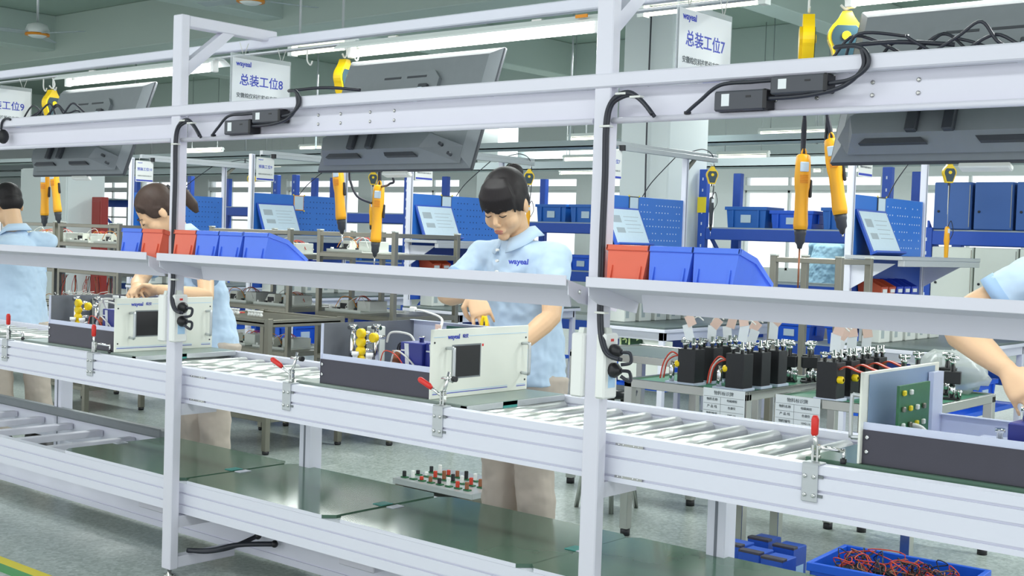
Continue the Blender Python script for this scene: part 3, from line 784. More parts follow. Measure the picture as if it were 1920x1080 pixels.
# ================================================================ pallets, analyser chassis and clamps on the upper conveyor
def pallet(x0, x1, label, top):
    t = thing('work_pallet', label, 'pallet', (x0, .108, .7726), group='work pallets on the upper conveyor'); w = x1 - x0
    MB().box(0, w, 0, .49, .006, .022, .002).build('plate', top, t)
    for y0, y1 in ((.0, .17), (.24, .49)): MB().box(w - .03, w + .001, y0, y1, .0, .021, .002).build('end_bar', 'alu', t)
    MB().box(w - .028, w, .17, .24, .0, .0205).build('stop_rubber', 'teal', t)
    for y in (0, .46): MB().box(0, w - .03, y, y + .03, 0, .006).build('runner', 'alu', t)
pallet(-1.25, -.36, 'grey-green work pallet under the chassis at the far station', 'pallet_top')
pallet(.62, 1.43, 'grey-green work pallet under the chassis in front of the woman with fringe', 'pallet_top')
pallet(2.565, 3.45, 'dark green work pallet under the chassis at the right edge', 'green_plate')

def valve_cluster(t, mx):
    """tube fittings and yellow caps inside a chassis; part names"""
    g = MB().box(mx(.06), mx(.13), .04, .30, .003, .02, .002).build('manifold', 'steel', t)
    for i, (x, y, z, r) in enumerate([(.135, .06, .118, .017), (.135, .06, .148, .017), (.135, .06, .178, .017), (.172, .085, .165, .017), (.135, .06, .09, .015)]):
        c = MB().lathe([(r * .7, -.012), (r, -.008), (r, .008), (r * .7, .012)], (mx(x), y, z), 'y', 12).build('yellow_cap', 'yellow', t)
        MB().cyl((mx(x), y + .012, z), (mx(x), y + .05, z), .007, 8).build('stem', 'chrome', c)
    for (x, y) in ((.05, .10), (.085, .18)):
        c = MB().lathe([(.012, 0), (.012, .15), (.008, .155), (.008, .175), (.014, .178), (.014, .19)], (mx(x), y, .012), 'z', 12).build('regulator', 'chrome', t)
        MB().cyl((mx(x) - .02, y, .19), (mx(x) + .02, y, .19), .008, 8).build('tee', 'chrome', c)
    MB().box(mx(.03) - .02, mx(.03) + .02, .20, .26, .003, .19, .004).build('filter_jar', 'plastic_pale', t)
    for (x, y) in ((.135, .035), (.20, .04)): MB().lathe([(.013, 0), (.013, .012), (.009, .015), (.009, .028), (.013, .03), (.013, .042)], (mx(x), y, .075), 'z', 12).build('white_cap', 'plastic_white', t)
    cl = MB()
    pts = []
    for i in range(60):
        a = i * .5; pts.append((mx(.245) + .028 * math.cos(a),   .15 + i * .0008, .125 + .028 * math.sin(a)))
    cl.tube(pts, .003, 5).build('coiled_hose', 'cable', t)
def chassis(label, origin, flip, dist=False):
    """19-inch analyser chassis; x from the back plate (0) to the front panel (LEN); near side wall low"""
    LEN, WID, H = .535, .45, .205
    t = thing('analyser_chassis', label, 'instrument', origin, group='open analyser chassis on the line')
    def mx(x): return x if not flip else -x
    def bx(m, x0, x1, *a): x0, x1 = sorted((mx(x0), mx(x1))); return m.box(x0, x1, *a)
    bx(MB(), 0, LEN, 0, WID, 0, .003).build('base', 'zinc', t)
    sd = bx(MB(), .0, LEN, -.002, .001, 0, .083, .0008).build('side_panel', 'dark_side', t)
    for (x, z) in ((.012, .03), (.012, .065)): MB().lathe([(.0055, 0), (.0055, -.0025), (.003, -.004)], (mx(x) if not flip else mx(LEN - x), -.002, z), 'y', 8).build('screw', 'chrome', sd)
    bx(MB(), 0, LEN, .001, .004, .083, .101).build('side_flange', 'zinc', t)
    HF_ = H if not flip else .085
    bx(MB(), 0, LEN, WID - .002, WID + .001, 0, HF_).build('far_wall', 'zinc', t)
    bx(MB(), 0, LEN, WID - .02, WID + .001, HF_, HF_ + .002).build('far_flange', 'zinc', t)
    bk = bx(MB(), -.0, .003, 0, WID, 0, H).build('back_plate', 'dark_in', t)
    bx(MB(), -.001, .006, -.001, .006, .0, H).build('corner_post', 'zinc', bk)
    # front panel 482 x 222
    fp = bx(MB(), LEN, LEN + .006, -.016, WID + .016, -.0, .222, .0015).build('front_panel', 'cream', t)
    s = mx(1)
    X = mx(LEN + .0062); FX = FACE_PX if not flip else (R(90), 0, R(-90))
    def fy(u): return -.016 + u * (WID + .032) if not flip else WID + .016 - u * (WID + .032)
    def frect(name, m, u0, u1, z0, z1, d=.0006, par=fp):
        y0, y1 = sorted((fy(u0), fy(u1))); xa, xb = sorted((X, X + s * d)); return MB().box(xa, xb, y0, y1, z0, z1).build(name, m, par)
    sc = frect('display', 'screen', .21, .48, .065, .165, .001); frect('display_bezel', 'tv', .20, .49, .060, .17, .0004)
    frect('power_lamp', 'red', .50, .515, .16, .168, .001)
    for u0, u1, z in ((.02, .14, .196), (.36, .98, .196), (.02, .78, .02), (.02, .78, .014), (.88, .98, .02), (.88, .98, .014)): frect('pin_stripe', 'ink' if z < .02 else 'label_blue', u0, u1, z, z + (.0025 if z < .02 else .0015))
    text('logo', 'wayeal', .021, 'ink', fp, (X + s * .0008, fy(.155), .196), FX, 'LEFT', bold=.0004)
    text('logo_characters', '皖仪', .014, 'ink', fp, (X + s * .0008, fy(.30), .196), FX, 'LEFT')
    text('model_name', 'GC-6000', .009, 'ink_grey', fp, (X + s * .0008, fy(.83), .018), FX) if False else None
    for u in (.145, .93):
        y = fy(u)
        MB().tube([(X, y, .16), (X + s * .028, y, .162), (X + s * .034, y, .155), (X + s * .034, y, .065), (X + s * .028, y, .058), (X, y, .06)], .0055, 8, 3).build('handle', 'alu', t)
    for u in (.03, .97):
        for z in (.035, .18): MB().lathe([(.0035, 0), (.003, s * .0015)], (X, fy(u), z), 'x', 8).build('screw', 'ink_black', fp)
    # insides
    if not flip:
        valve_cluster(t, mx)
        pb = MB().box(mx(.20), mx(.43), WID - .035, WID - .031, .06, .198).build('circuit_board', 'pcb_teal', t)
        for i in range(7): MB().box(.215 + i * .03, .232 + i * .03, WID - .047, WID - .035, .06 + (i % 3) * .035, .085 + (i % 3) * .035, .002).build('chip', ('black', 'rack_steel', 'pcb')[i % 3], pb)
        for (x0, x1, y0, y1, h, mm) in ((.325, .425, .06, .16, .165, 'blue_box'), (.425, .50, .075, .17, .168, 'blue_box'), (.36, .50, .18, .27, .178, 'black')):
            b = MB().box(x0, x1, y0, y1, .003, h, .003).build('pump_module', mm, t)
            MB().lathe([(.008, h), (.008, h + .012), (.011, h + .013), (.011, h + .02)], ((x0 + x1) / 2, (y0 + y1) / 2, 0), 'z', 10).build('fitting', 'chrome', b)
            if mm == 'blue_box':
                MB().prism([(x0 + .035, .01), (x0 + .05, .01), (x0 + .04, h - .004), (x0 + .02, h - .004)], y0 - .0012, y0 - .0004, 'y').build('white_stripe', 'paper', b)
                MB().box(x0 + .006, x0 + .028, y0 - .001, y0, h - .03, h - .025).build('white_mark', 'paper', b)
        for q, (m_, r_) in enumerate((('wire_red', .002), ('wire_white', .003), ('wire_white', .0025), ('cable', .003))):
            MB().tube([(.25 + .03 * q, .04 + .02 * q, .07), (.28 + .02 * q, .03 + .03 * q, .13), (.34 + .02 * q, .03 + .02 * q, .12), (.38 + .03 * q, .04 + .03 * q, .07)], r_, 6, 6).build('wire', m_, t)
        MB().tube([(.20, .12, .15), (.22, .12, .185), (.28, .15, .18), (.31, .15, .14)], .004, 6, 6).build('hose', 'wire_white', t)
        MB().lathe([(.02, 0), (.02, .045)], (.285, .09, .085), 'z', 12).build('brass_valve', 'copper', t)
        if not dist:
            p = [(.33, .22, .17), (.325, .25, .20), (.30, .28, .235), (.20, .30, .252), (.14, .31, .254)]
            MB().tube(p, [.006, .006, .004, .0035, .0035], 7, 5).build('looped_lead', 'wire_white', t)
            MB().box(.12, .147, .302, .318, .246, .264, .003).build('white_connector', 'plastic_white', t)
            MB().box(.305, .33, .245, .25, .175, .215, .001).build('pink_tag', 'tag_pink', t)
        else:
            MB().tube([(.33, .1, .12), (.31, .08, .18), (.33, .06, .205), (.40, .06, .21)], .005, 7, 5).build('looped_lead', 'wire_white', t)
            for x in (.36, .42): MB().loft([((x, .1, .208), .02, .008), ((x, .1, .222), .02, .008)], 12).build('white_connector', 'plastic_white', t)
    else:
        pb = MB().box(mx(LEN) + .055, mx(LEN) + .062, .06, .25, .03, .19).build('circuit_board', 'pcb', t)
        MB().box(mx(LEN) + .001, mx(LEN) + .003, .02, WID - .02, .005, .215).build('panel_back', 'inner_blue', t)
        for i in range(14): MB().box(mx(LEN) + .062, mx(LEN) + .07, .075 + (i % 4) * .042, .088 + (i % 4) * .042, .045 + (i // 4) * .04, .058 + (i // 4) * .04, .002).build('component', ('yellow_tape', 'plastic_pale', 'rack_steel')[i % 3], pb)
        MB().tube([(mx(LEN) + .07, .13, .09), (mx(LEN) + .10, .13, .08), (mx(LEN) + .12, .14, .03)], .006, 6, 5).build('ribbon_lead', 'wire_white', t)
        MB().box(mx(LEN) + .006, mx(LEN) + .02, WID - .07, WID, .003, .2).build('end_plate', 'zinc', t)
        MB().box(mx(LEN) + .15, mx(LEN) + .34, .26, .40, .003, .05, .003).build('tray_box', 'zinc', t)
        MB().box(mx(.22), mx(.08), .08, .20, .003, .13, .003).build('pump_module', 'blue_box', t)
        MB().box(mx(.14), mx(.01), .03, .075, .003, .118, .003).build('black_module', 'black', t)
        for x in (.2, .15): MB().lathe([(.01, 0), (.01, .02), (.014, .022), (.014, .032)], (mx(x), .15, .13), 'z', 10).build('fitting', 'chrome', t)
        MB().tube([(mx(.24), .1, .02), (mx(.26), .07, .05), (mx(.21), .05, .07), (mx(.18), .05, .03)], .0025, 6, 6).build('wire', 'wire_red', t)
        MB().tube([(mx(.30), .12, .02), (mx(.29), .10, .045), (mx(.25), .08, .04)], .003, 6, 6).build('wire', 'wire_white', t)
        for (x, y) in ((.32, .33), (.29, .36)):
            MB().lathe([(.008, .0), (.008, .02), (.013, .022), (.013, .03)], (mx(x), y, .05), 'z', 10).build('fitting', 'chrome', t)
    return t
chassis('open instrument chassis with cream front panel and screen, middle of the picture', (.725, .128, .7947), False)
chassis('open instrument chassis with cream front panel at the far station', (-1.065, .128, .7947), False, True)
chassis('open instrument chassis at the right edge, its panel seen from behind', (2.705 + .535, .128, .7947), True)

# toggle clamps
def clamp(x, label, up):
    t = thing('toggle_clamp', label, 'clamp', (x, .0595, .66), group='red-handled toggle clamps on the front rail')
    pl = MB().box(-.021, .021, -.006, 0, .035, .128, .0015).build('mount_plate', 'alu', t)
    for sx in (-.012, .012):
        for z in (.052, .098): MB().lathe([(.0055, -.006), (.0055, -.0095), (.003, -.011)], (sx, 0, z), 'y', 8).build('bolt', 'chrome', pl)
    MB().box(.021, .034, -.003, 0, .048, .055).box(.021, .034, -.003, 0, .095, .102).build('slot_nut', 'tv', pl)
    MB().box(-.021, .026, -.006, .03, .126, .131, .0015).build('base_plate', 'alu', t)
    MB().box(-.004, .002, .005, .02, .131, .175, .002).box(.008, .014, .005, .02, .131, .175, .002).build('yoke', 'chrome', t)
    MB().cyl((-.007, .012, .165), (.018, .012, .165), .004, 8).cyl((-.007, .012, .145), (.018, .012, .145), .004, 8).build('pivot_pin', 'steel', t)
    if up:
        MB().tube([(.005, .012, .155), (.003, .012, .185), (.0, .012, .2)], .006, 8).build('lever', 'chrome', t)
        MB().lathe([(.006, .195), (.009, .2), (.0095, .235), (.006, .245)], (0, .012, 0), 'z', 12).build('handle', 'red', t)
        MB().tube([(.005, .014, .165), (.03, .03, .166), (.06, .05, .160)], .005, 8).build('arm', 'chrome', t)
        MB().cyl((.06, .05, .168), (.06, .05, .135), .004, 8).build('spindle', 'chrome', t); MB().lathe([(.008, .13), (.008, .142)], (.06, .05, 0), 'z', 10).build('rubber_tip', 'black', t)
    else:
        MB().tube([(.005, .012, .155), (-.02, .006, .172), (-.045, .002, .185)], .005, 8).build('lever', 'chrome', t)
        m = MB(); m.tube([(-.035, .003, .18), (-.045, .002, .187), (-.08, -.002, .203), (-.086, -.003, .206)], [.006, .009, .0095, .006], 12).build('handle', 'red', t)
        MB().tube([(.005, .012, .165), (.012, .02, .20), (.016, .026, .235)], .005, 8).build('arm', 'chrome', t)
        MB().tube([(-.01, .02, .214), (.03, .03, .214)], .0045, 8).build('spindle', 'chrome', t); MB().lathe([(.009, .028), (.009, .042)], (0, .03, .214), 'x', 10).build('rubber_tip', 'black', t)
clamp(.635, 'toggle clamp with lowered red handle left of the middle chassis', False)
clamp(1.355, 'toggle clamp with lowered red handle in front of the middle chassis panel', False)
clamp(2.606, 'toggle clamp with upright red handle beside the right hand chassis', True)
clamp(-.612, 'toggle clamp with upright red handle before the far chassis', True)
clamp(-1.31, 'toggle clamp with upright red handle at the left picture edge', True)
# ================================================================ pegboard stations behind the line
WORDN = {6: 'six', 7: 'seven', 8: 'eight', 9: 'nine', 10: 'ten'}
ORD = ['first', 'second', 'third', 'fourth', 'fifth', 'sixth', 'seventh', 'eighth']
SP0 = {6: (.65, 4.40), 7: (-1.25, 4.40), 8: (-3.13, 4.40), 9: (-5.03, 4.30), 10: (-6.93, 4.30)}
SW = 1.12
def post_profile(m, x, y, z0, z1, s=.02):
    return m.box(x - s, x + s, y - s, y + s, z0, z1, .002)
board_mesh = {}
def station(k):
    x, y = SP0[k]; nm = WORDN[k]; near = {6: 'by right picture edge', 7: 'behind near post', 8: 'behind fringed woman', 9: 'left of middle television', 10: 'behind ponytail woman'}[k]
    t = thing('pegboard_bench', 'aluminium workbench with blue pegboard ' + near, 'workbench', (x, y, 0), group='blue pegboard benches')
    for yy, top in ((0, 2.0), (SW, 1.99)):
        p = post_profile(MB(), 0, yy, 0, top).build('upright', 'alu_white', t)
        MB().box(.0195, .0212, yy - .004, yy + .004, .8, top - .01).build('slot', 'groove', p)
    MB().box(-.02, .02, .1, 1.55, 2.0, 2.04, .002).build('top_beam', 'alu', t)
    MB().box(.02, .06, .22, 1.5, 1.975, 2.01, .002).build('lamp_bar', 'alu', t)
    MB().box(.02, .06, .20, .225, 1.972, 2.012).build('end_cap', 'black', t)
    MB().prism([(SW + .02, 1.88), (SW + .02, 1.92), (SW + .13, 2.0), (SW + .17, 2.0)], -.01, .01).build('corner_brace', 'rack_steel', t)
    b1 = MB().box(-.008, .008, .025, SW - .025, 1.285, 1.655, .002).build('pegboard', 'board_blue', t)
    b2 = MB().box(-.008, .008, .025, SW - .025, .80, 1.262, .002).build('lower_pegboard', 'rack_blue', t)
    hm = MB()
    rnd = random.Random(k)
    for r in range(6):
        for c in range(14):
            if rnd.random() < .8: yy = .52 + c * .040; zz = 1.335 + r * .052; hm.box(.008, .0088, yy, yy + .0085, zz, zz + .0085)
    h = hm.build('peg_holes', 'hole' if k in (6, 7) else 'hole_dark', b1); h['kind'] = 'stuff'  # pale squares put the light coming through the holes into the colour
    MB().box(.0, .36, -.05, SW + .12, 1.262, 1.285, .002).build('shelf_board', 'alu', t)
    MB().box(.33, .37, -.04, SW + .08, 1.225, 1.262, .002).build('shelf_profile', 'alu', t)
    for yy in (.0, SW): MB().prism([(.02, 1.24), (.30, 1.24), (.02, 1.08)], yy - .004, yy + .004, 'y').build('shelf_gusset', 'alu_white', t)
    # table
    MB().box(.0, .62, -.04, SW + .38, .735, .75, .002).build('table_mat', 'grey_mat', t)
    MB().box(.0, .625, -.045, SW + .385, .712, .735, .002).build('table_edge', 'alu_white', t)
    for xx, yy in ((.58, .0), (.58, SW + .33), (.05, SW + .33)): post_profile(MB(), xx, yy, 0, .712).build('leg', 'alu_white', t)
    MB().box(.0, .6, -.02, .02, .655, .712, .002).build('apron', 'alu_white', t); MB().box(.56, .6, .02, SW + .33, .655, .712, .002).build('apron', 'alu_white', t)
    MB().prism([(.56, .655), (.42, .655), (.56, .5)], -.012, .012, 'y').build('gusset', 'plastic_pale', t)
    MB().box(.03, .58, .05, SW + .30, .30, .33, .002).build('lower_shelf', 'crate_deep', t)
    MB().box(.03, .05, .05, SW + .30, .33, .62).build('back_panel', 'rack_blue', t)
    # document stand on the shelf
    d = thing('document_stand', 'tilted blue document stand with printed sheet, on the bench ' + near, 'document stand', (x + .12, y + .05, 1.2855), rot=(0, -R(24), 0), group='document stands on the pegboard benches')
    MB().box(0, .022, 0, .43, 0, .30, .003).build('backing', 'rack_blue', d)
    pp = MB().box(.0222, .0228, .015, .415, .02, .285).build('sheet', 'paper_blue', d)
    MB().box(.0228, .0231, .05, .15, .18, .235).box(.0228, .0231, .06, .16, .10, .14).build('picture', 'paper_print', pp)
    for q in range(5): MB().box(.0228, .0231, .19, .38 - .03 * (q % 2), .225 - q * .03, .229 - q * .03).build('print_line', 'paper_print', pp)
    MB().box(.0, .05, -.005, .435, -.0, .014, .002).build('ledge', 'rack_blue', d)
    # framed card on the board
    yc = .50 if k != 9 else .62
    c = tag(MB().box(.009, .014, -.06, .06, -.07, .07, .002).build('card_frame', 'orange_tag' if k == 9 else 'tv_dark'), 'framed card fixed to the pegboard of the bench ' + near, 'card', 'framed cards on the pegboards'); c.location = (x, y + yc - .08, 1.585)
    MB().box(.0142, .0148, -.052, .052, -.062, .062).build('card', 'paper_blue', c)
    for sy in (-1, 1):
        for sz in (-1, 1): MB().box(.0141, .0146, sy * .066 - .008, sy * .066 + .008, sz * .072 - .006, sz * .072 + .006).build('corner_tape', 'yellow_tape', c)
    # sign
    s = thing('bench_sign', 'small white hanging sign of the pegboard bench ' + near, 'sign', (x + .025, y + .03, 1.765), group='signs of the pegboard benches')
    MB().box(-.0015, .0015, 0, .2, 0, .21, .0005).build('sleeve', 'plastic_white', s)
    text('logo', 'wayeal', .02, 'ink', s, (.0018, .02, .19), FACE_PX, 'LEFT')
    text('title', '预装工位%d' % k, .034, 'ink', s, (.0018, .1, .125), FACE_PX, bold=.0004)
    text('company_name', '安徽皖仪科技股份有限公司', .0135, 'ink_grey', s, (.0018, .1, .06), FACE_PX)
    MB().box(.0016, .0019, .005, .195, .008, .022).build('blue_band', 'ink', s)
    for yy in (.04, .16): MB().cyl((0, yy, .21), (0, yy, .237), .0015, 5).build('hanging_wire', 'wire_white', s)
    # reel, driver and leads at the far end of the beam
    reel('small yellow reel hanging from the beam of the bench ' + near, (x + .04, y + 1.45, 1.875), R(45), group='yellow reels on the pegboard benches')
    tag(MB().tube([(x + .0, y + 1.20, 2.04), (x + .01, y + 1.36, 2.07), (x + .03, y + 1.47, 2.02), (x + .03, y + 1.5, 1.85), (x + .03, y + 1.48, 1.62)], .004, 6, 6).build('tool_lead', 'cable'), 'black tool lead arching over the beam of the bench ' + near, 'cable')
    tag(MB().tube([(x - .01, y + .56, 1.66), (x - .005, y + .68, 1.78), (x + .0, y + .98, 1.985)], .004, 6, 6).build('tool_lead', 'cable'), 'black lead rising from the pegboard of the bench ' + near, 'cable')
    z0 = {6: 1.50, 7: 1.70, 8: 1.62, 9: 1.63, 10: 1.60}[k]
    g = thing('hanging_driver', ('slim yellow' if k != 7 else 'slim black') + ' screwdriver hanging from the beam of the bench ' + near, 'screwdriver', (x + .045, y + (1.45 if k != 9 else 1.43), z0), rz=R(60), group='screwdrivers of the pegboard benches')
    mm = 'driver' if k != 7 else 'tv_dark'
    MB().loft([((0, 0, .0), .010, .010), ((0, 0, -.01), .017, .017), ((0, 0, -.06), .019, .018), ((0, 0, -.10), .022, .018), ((0, 0, -.13), .016, .016), ((0, 0, -.21), .014, .014), ((0, 0, -.225), .012, .012)], 12).build('grip', mm, g)
    MB().lathe([(.011, -.225), (.011, -.255), (.005, -.265)], n=10).build('chuck', 'black', g)
    MB().cyl((0, 0, -.265), (0, 0, -.31), .002, 6).build('bit', 'chrome', g)
    MB().cyl((0, 0, 0), (-.004, 0, 1.80 - z0), .0015, 5).build('cord', 'wire_white', g)
    MB().tube([(.005, 0, 0), (.03, 0, .04), (.05, 0, -.04), (.02, .01, -.11)], .003, 6, 6).build('lead', 'cable', g)
    MB().box(-.008, .008, -.0205, -.017, -.045, -.015).build('rating_label', 'paper', g)
    # bins on the lower board
    cols = ['rust_bin', 'rust_bin', 'bin_dark', 'bin_dark', 'bin_dark']
    for q in range(5):
        cn = 'orange-red' if cols[q] == 'rust_bin' else 'dark blue'
        bb = thing('hung_bin', '%s small bin under shelf of bench %s, %s from near end' % (cn, near, ORD[q]), 'bin', (x + .012, y + .16 + q * .115, 1.05), rz=R(-90), group='small bins under the bench shelves')
        m = MB(); m.xf = Matrix.Scale(1, 4); bin_mesh(.10, .16, .09, .045).build('shell', cols[q], bb)
        MB().box(-.03, .03, .158, .162, .01, .032).build('label_slot', 'paper', bb)
    # cases on the table
    for q in range(5):
        cc = thing('adapter_case', 'pale grey case on table of bench %s, %s from near end' % (near, ORD[q]), 'case', (x + .03, y + .12 + q * .20, .75), group='pale cases on the bench tables')
        MB().box(0, .14, 0, .15, 0, .17, .006).build('shell', 'plastic_pale', cc)
        MB().box(.14, .142, .02, .06, .03, .15).build('panel', 'duct', cc)
        MB().lathe([(.022, 0), (.02, .02), (.01, .035)], (.14, .1, .13), 'x', 10).build('plug', 'black', cc)
    return t
for k in SP0: station(k)
# totes under the benches
def tote_proto(w, d, h, m):
    t = thing('tote_box', 'x', 'crate')
    k = .012; o = [(-w / 2, -d / 2), (w / 2, -d / 2), (w / 2, d / 2), (-w / 2, d / 2)]
    vs = [(x * .93, y * .93, 0) for x, y in o] + [(x, y, h) for x, y in o] + [(x - math.copysign(k, x), y - math.copysign(k, y), h) for x, y in o] + [(x * .93 - math.copysign(k, x), y * .93 - math.copysign(k, y), k) for x, y in o]
    fs = [(3, 2, 1, 0), (12, 13, 14, 15)]
    for i in range(4): j = (i + 1) % 4; fs += [(i, j, 4 + j, 4 + i), (4 + i, 4 + j, 8 + j, 8 + i), (8 + i, 8 + j, 12 + j, 12 + i)]
    MB().add(vs, fs).build('shell', m, t)
    r = MB(); e = .012
    r.box(-w / 2 - e, w / 2 + e, -d / 2 - e, -d / 2, h - .03, h, .002).box(-w / 2 - e, w / 2 + e, d / 2, d / 2 + e, h - .03, h, .002).box(-w / 2 - e, -w / 2, -d / 2, d / 2, h - .03, h, .002).box(w / 2, w / 2 + e, -d / 2, d / 2, h - .03, h, .002)
    r.build('rim', m, t)
    for s in (-1, 1):
        for q in (-.32, .32): MB().box(q * w - .008, q * w + .008, s * d / 2 - (e if s < 0 else 0), s * d / 2 + (e if s > 0 else 0), .01, h - .03).build('rib', m, t)
        MB().box(s * w / 2 - (e if s < 0 else 0), s * w / 2 + (e if s > 0 else 0), -.05, .05, h * .3, h - .03, .002).build('end_plate', m, t)
    MB().box(-.05, .05, -d / 2 - .004, -d / 2 + .004, h * .25, h * .62).build('label_card', 'paper_blue', t)
    return t
tp = {'a': tote_proto(.40, .30, .19, 'crate'), 'b': tote_proto(.40, .30, .16, 'crate_deep')}
tused = set()
def tote(kind, p, label, rz=0, group='blue totes'):
    o = tp[kind] if kind not in tused else dup(tp[kind]); tused.add(kind)
    o.location = p; o.rotation_euler = (0, 0, rz); o['label'] = label; o['group'] = group
for k, near in ((7, 'behind the near post'), (8, 'behind the woman with dark fringe'), (6, 'near the right picture edge'), (9, 'left of the middle television')):
    x, y = SP0[k]
    for q in range(3): tote('b', (x + .33, y + .26 + q * .42, .3302), 'blue tote under the bench %s, %s from its near end' % (near, ORD[q]), R(90), 'totes under the benches')

# ---------------- exit sign fixed to the bench end
t = thing('exit_sign', 'green emergency exit sign with running figure and arrow', 'sign', (-1.015, 4.395, .605))
MB().box(-.02, .42, .012, .016, -.25, .05).build('grey_panel', 'plastic_pale', t)
MB().box(0, .18, 0, .012, 0, .105, .002).build('plate', 'exit_dark', t)
fg = MB()
fg.box(.0, .008, -.001, 0, 0, .105).box(.068, .082, -.001, 0, .0, .105)
fg.prism([(.098, .048), (.135, .048), (.135, .034), (.168, .056), (.135, .078), (.135, .064), (.098, .064)], -.001, 0, 'y')
fg.build('arrow', 'exit_glow', t)
rf = MB()
for poly in ([(.040, .092), (.050, .092), (.052, .1), (.046, .104), (.039, .1)], [(.022, .075), (.05, .086), (.056, .08), (.042, .05), (.03, .05), (.034, .07), (.024, .066)], [(.03, .052), (.042, .052), (.038, .034), (.018, .03), (.016, .038), (.03, .042)], [(.036, .052), (.044, .05), (.056, .034), (.05, .014), (.042, .016), (.046, .032)], [(.05, .08), (.064, .066), (.06, .06), (.046, .072)]):
    rf.prism(poly, -.001, 0, 'y')
rf.build('running_figure', 'exit_glow', t)

# ================================================================ blue storage racks farther back
def rack(label, x0, x1, y0, y1, h, levels):
    t = thing('storage_rack', label, 'rack', (x0, y0, 0), group='blue storage racks'); w, d = x1 - x0, y1 - y0
    for xx in (0, w):
        for yy in (0, d):
            u = MB().box(xx - .04, xx + .04, yy - .03, yy + .03, 0, h, .004).build('upright', 'rack_blue', t)
            if yy == 0:
                hm = MB()
                for q in range(int(h / .1) - 1): hm.box(xx - .006, xx + .006, yy - .0312, yy - .03, .1 + q * .1, .125 + q * .1)
                s = hm.build('slots', 'hole', u); s['kind'] = 'stuff'
        MB().prism([(0, .3), (d, .9), (d, .95), (0, .35)], xx - .008, xx + .008).prism([(0, 1.5), (d, .95), (d, 1.0), (0, 1.55)], xx - .008, xx + .008).build('cross_brace', 'rack_blue', t)
    for z in levels:
        for yy in (0, d): MB().box(.04, w - .04, yy - .025, yy + .025, z - .1, z, .004).build('beam', 'rack_blue', t)
        MB().box(.02, w - .02, .0, d, z, z + .012).build('deck', 'duct', t)
RK = [('blue rack with totes at head height, right of the wide column', -1.98, -.25, 7.0, 7.6, 2.0, (.5, 1.0, 1.47)),
      ('blue rack with totes behind the woman with dark fringe', -4.8, -2.9, 7.6, 8.2, 2.0, (.5, 1.0, 1.5)),
      ('blue rack behind the middle television and its screwdrivers', -7.65, -5.75, 7.0, 7.6, 2.0, (.5, 1.0, 1.55)),
      ('blue rack seen past the far white post', -9.75, -8.0, 7.0, 7.6, 2.0, (.5, 1.0, 1.6)),
      ('blue rack at the far left beside the tall cabinet', -13.6, -11.9, 7.0, 7.6, 2.05, (.5, 1.3, 1.7)),
      ('blue rack holding cabinets at the right picture edge', .42, 2.3, 6.2, 6.8, 1.5, (.5, .93, 1.475))]
for r in RK: rack(*r)
for q, (x, kd) in enumerate([(-1.62, 'a'), (-1.17, 'b'), (-.68, 'a')]): tote(kd, (x, 7.28, 1.4825), 'blue tote high on the rack right of the wide column, %s from the column' % ORD[q])
for q, x in enumerate((-4.32, -3.86, -3.40)): tote('a', (x, 7.88, 1.5125), 'blue tote high on the rack behind the woman with fringe, %s in its row' % ORD[q])
for q, x in enumerate((-4.4, -3.9, -3.4)): tote('b', (x, 7.88, 1.0125), 'blue tote on the middle deck behind the woman with fringe, %s in its row' % ORD[q])
for q, x in enumerate((-1.65, -1.15, -.6)): tote('b', (x, 7.28, .5125), 'blue tote on the low deck right of the wide column, %s in its row' % ORD[q])
for q, x in enumerate((-7.3, -6.8, -6.2)): tote('a', (x, 7.28, 1.0125), 'blue tote on the rack behind the middle television, %s in its row' % ORD[q])
for q, x in enumerate((-9.4, -8.9, -8.4)): tote('b', (x, 7.28, 1.0125), 'blue tote on the rack past the far post, %s in its row' % ORD[q])
# cabinets on the right hand rack
for q in range(4):
    for lev, (z, h, m, nm, wd) in enumerate(((1.4875, .34, 'cabinet_blue', 'blue', .27), (.9425, .42, 'cabinet_white', 'white', .30))):
        x = .46 + q * (wd + .012 + (0 if lev else .01))
        t = thing('wall_cabinet', '%s cabinet on the rack at the right edge, %s from its left end' % (nm, ORD[q]), 'cabinet', (x, 6.18, z), group='%s cabinets on the right hand rack' % nm)
        MB().box(0, wd, .015, .5, 0, h, .004).build('body', m, t)
        dr = MB().box(.004, wd - .004, 0, .015, .004, h - .004, .003).build('door', m, t)
        MB().lathe([(.009, 0), (.009, -.006), (.005, -.008)], (.04, 0, h * .38), 'y', 10).build('lock', 'ink_black', dr)
        MB().box(wd - .012, wd - .007, -.001, .0, .02, h - .02).build('door_gap', 'rack_steel', dr)
# ================================================================ steel racks and trolleys behind the workers
def steel_rack(label, x0, x1, y0, y1, h, levels, deck='rack_steel', s=.016):
    t = thing('steel_rack', label, 'rack', (x0, y0, 0), group='steel racks behind the line'); w, d = x1 - x0, y1 - y0
    for xx in (s, w - s):
        for yy in (s, d - s):
            p = MB().box(xx - s, xx + s, yy - s, yy + s, .02, h, .002).build('upright', 'rack_steel', t)
            MB().lathe([(.02, .02), (.022, .01), (.018, 0)], (xx, yy, 0), 'z', 10).build('foot', 'black', p)
            if h > 1: MB().box(xx - s - .001, xx + s + .001, yy - s - .001, yy + s + .001, h, h + .008).build('end_cap', 'plastic_pale', p)
    for z in levels + [h - .005]:
        for yy in (s, d - s): MB().box(2 * s, w - 2 * s, yy - s, yy + s, z - .03, z - .002, .002).build('cross_bar', 'rack_steel', t)
        for xx in (s, w - s): MB().box(xx - s, xx + s, 2 * s, d - 2 * s, z - .03, z - .002, .002).build('side_bar', 'rack_steel', t)
        if z in levels: MB().box(.004, w - .004, .004, d - .004, z - .002, z + .002).build('deck', deck, t)
    return t
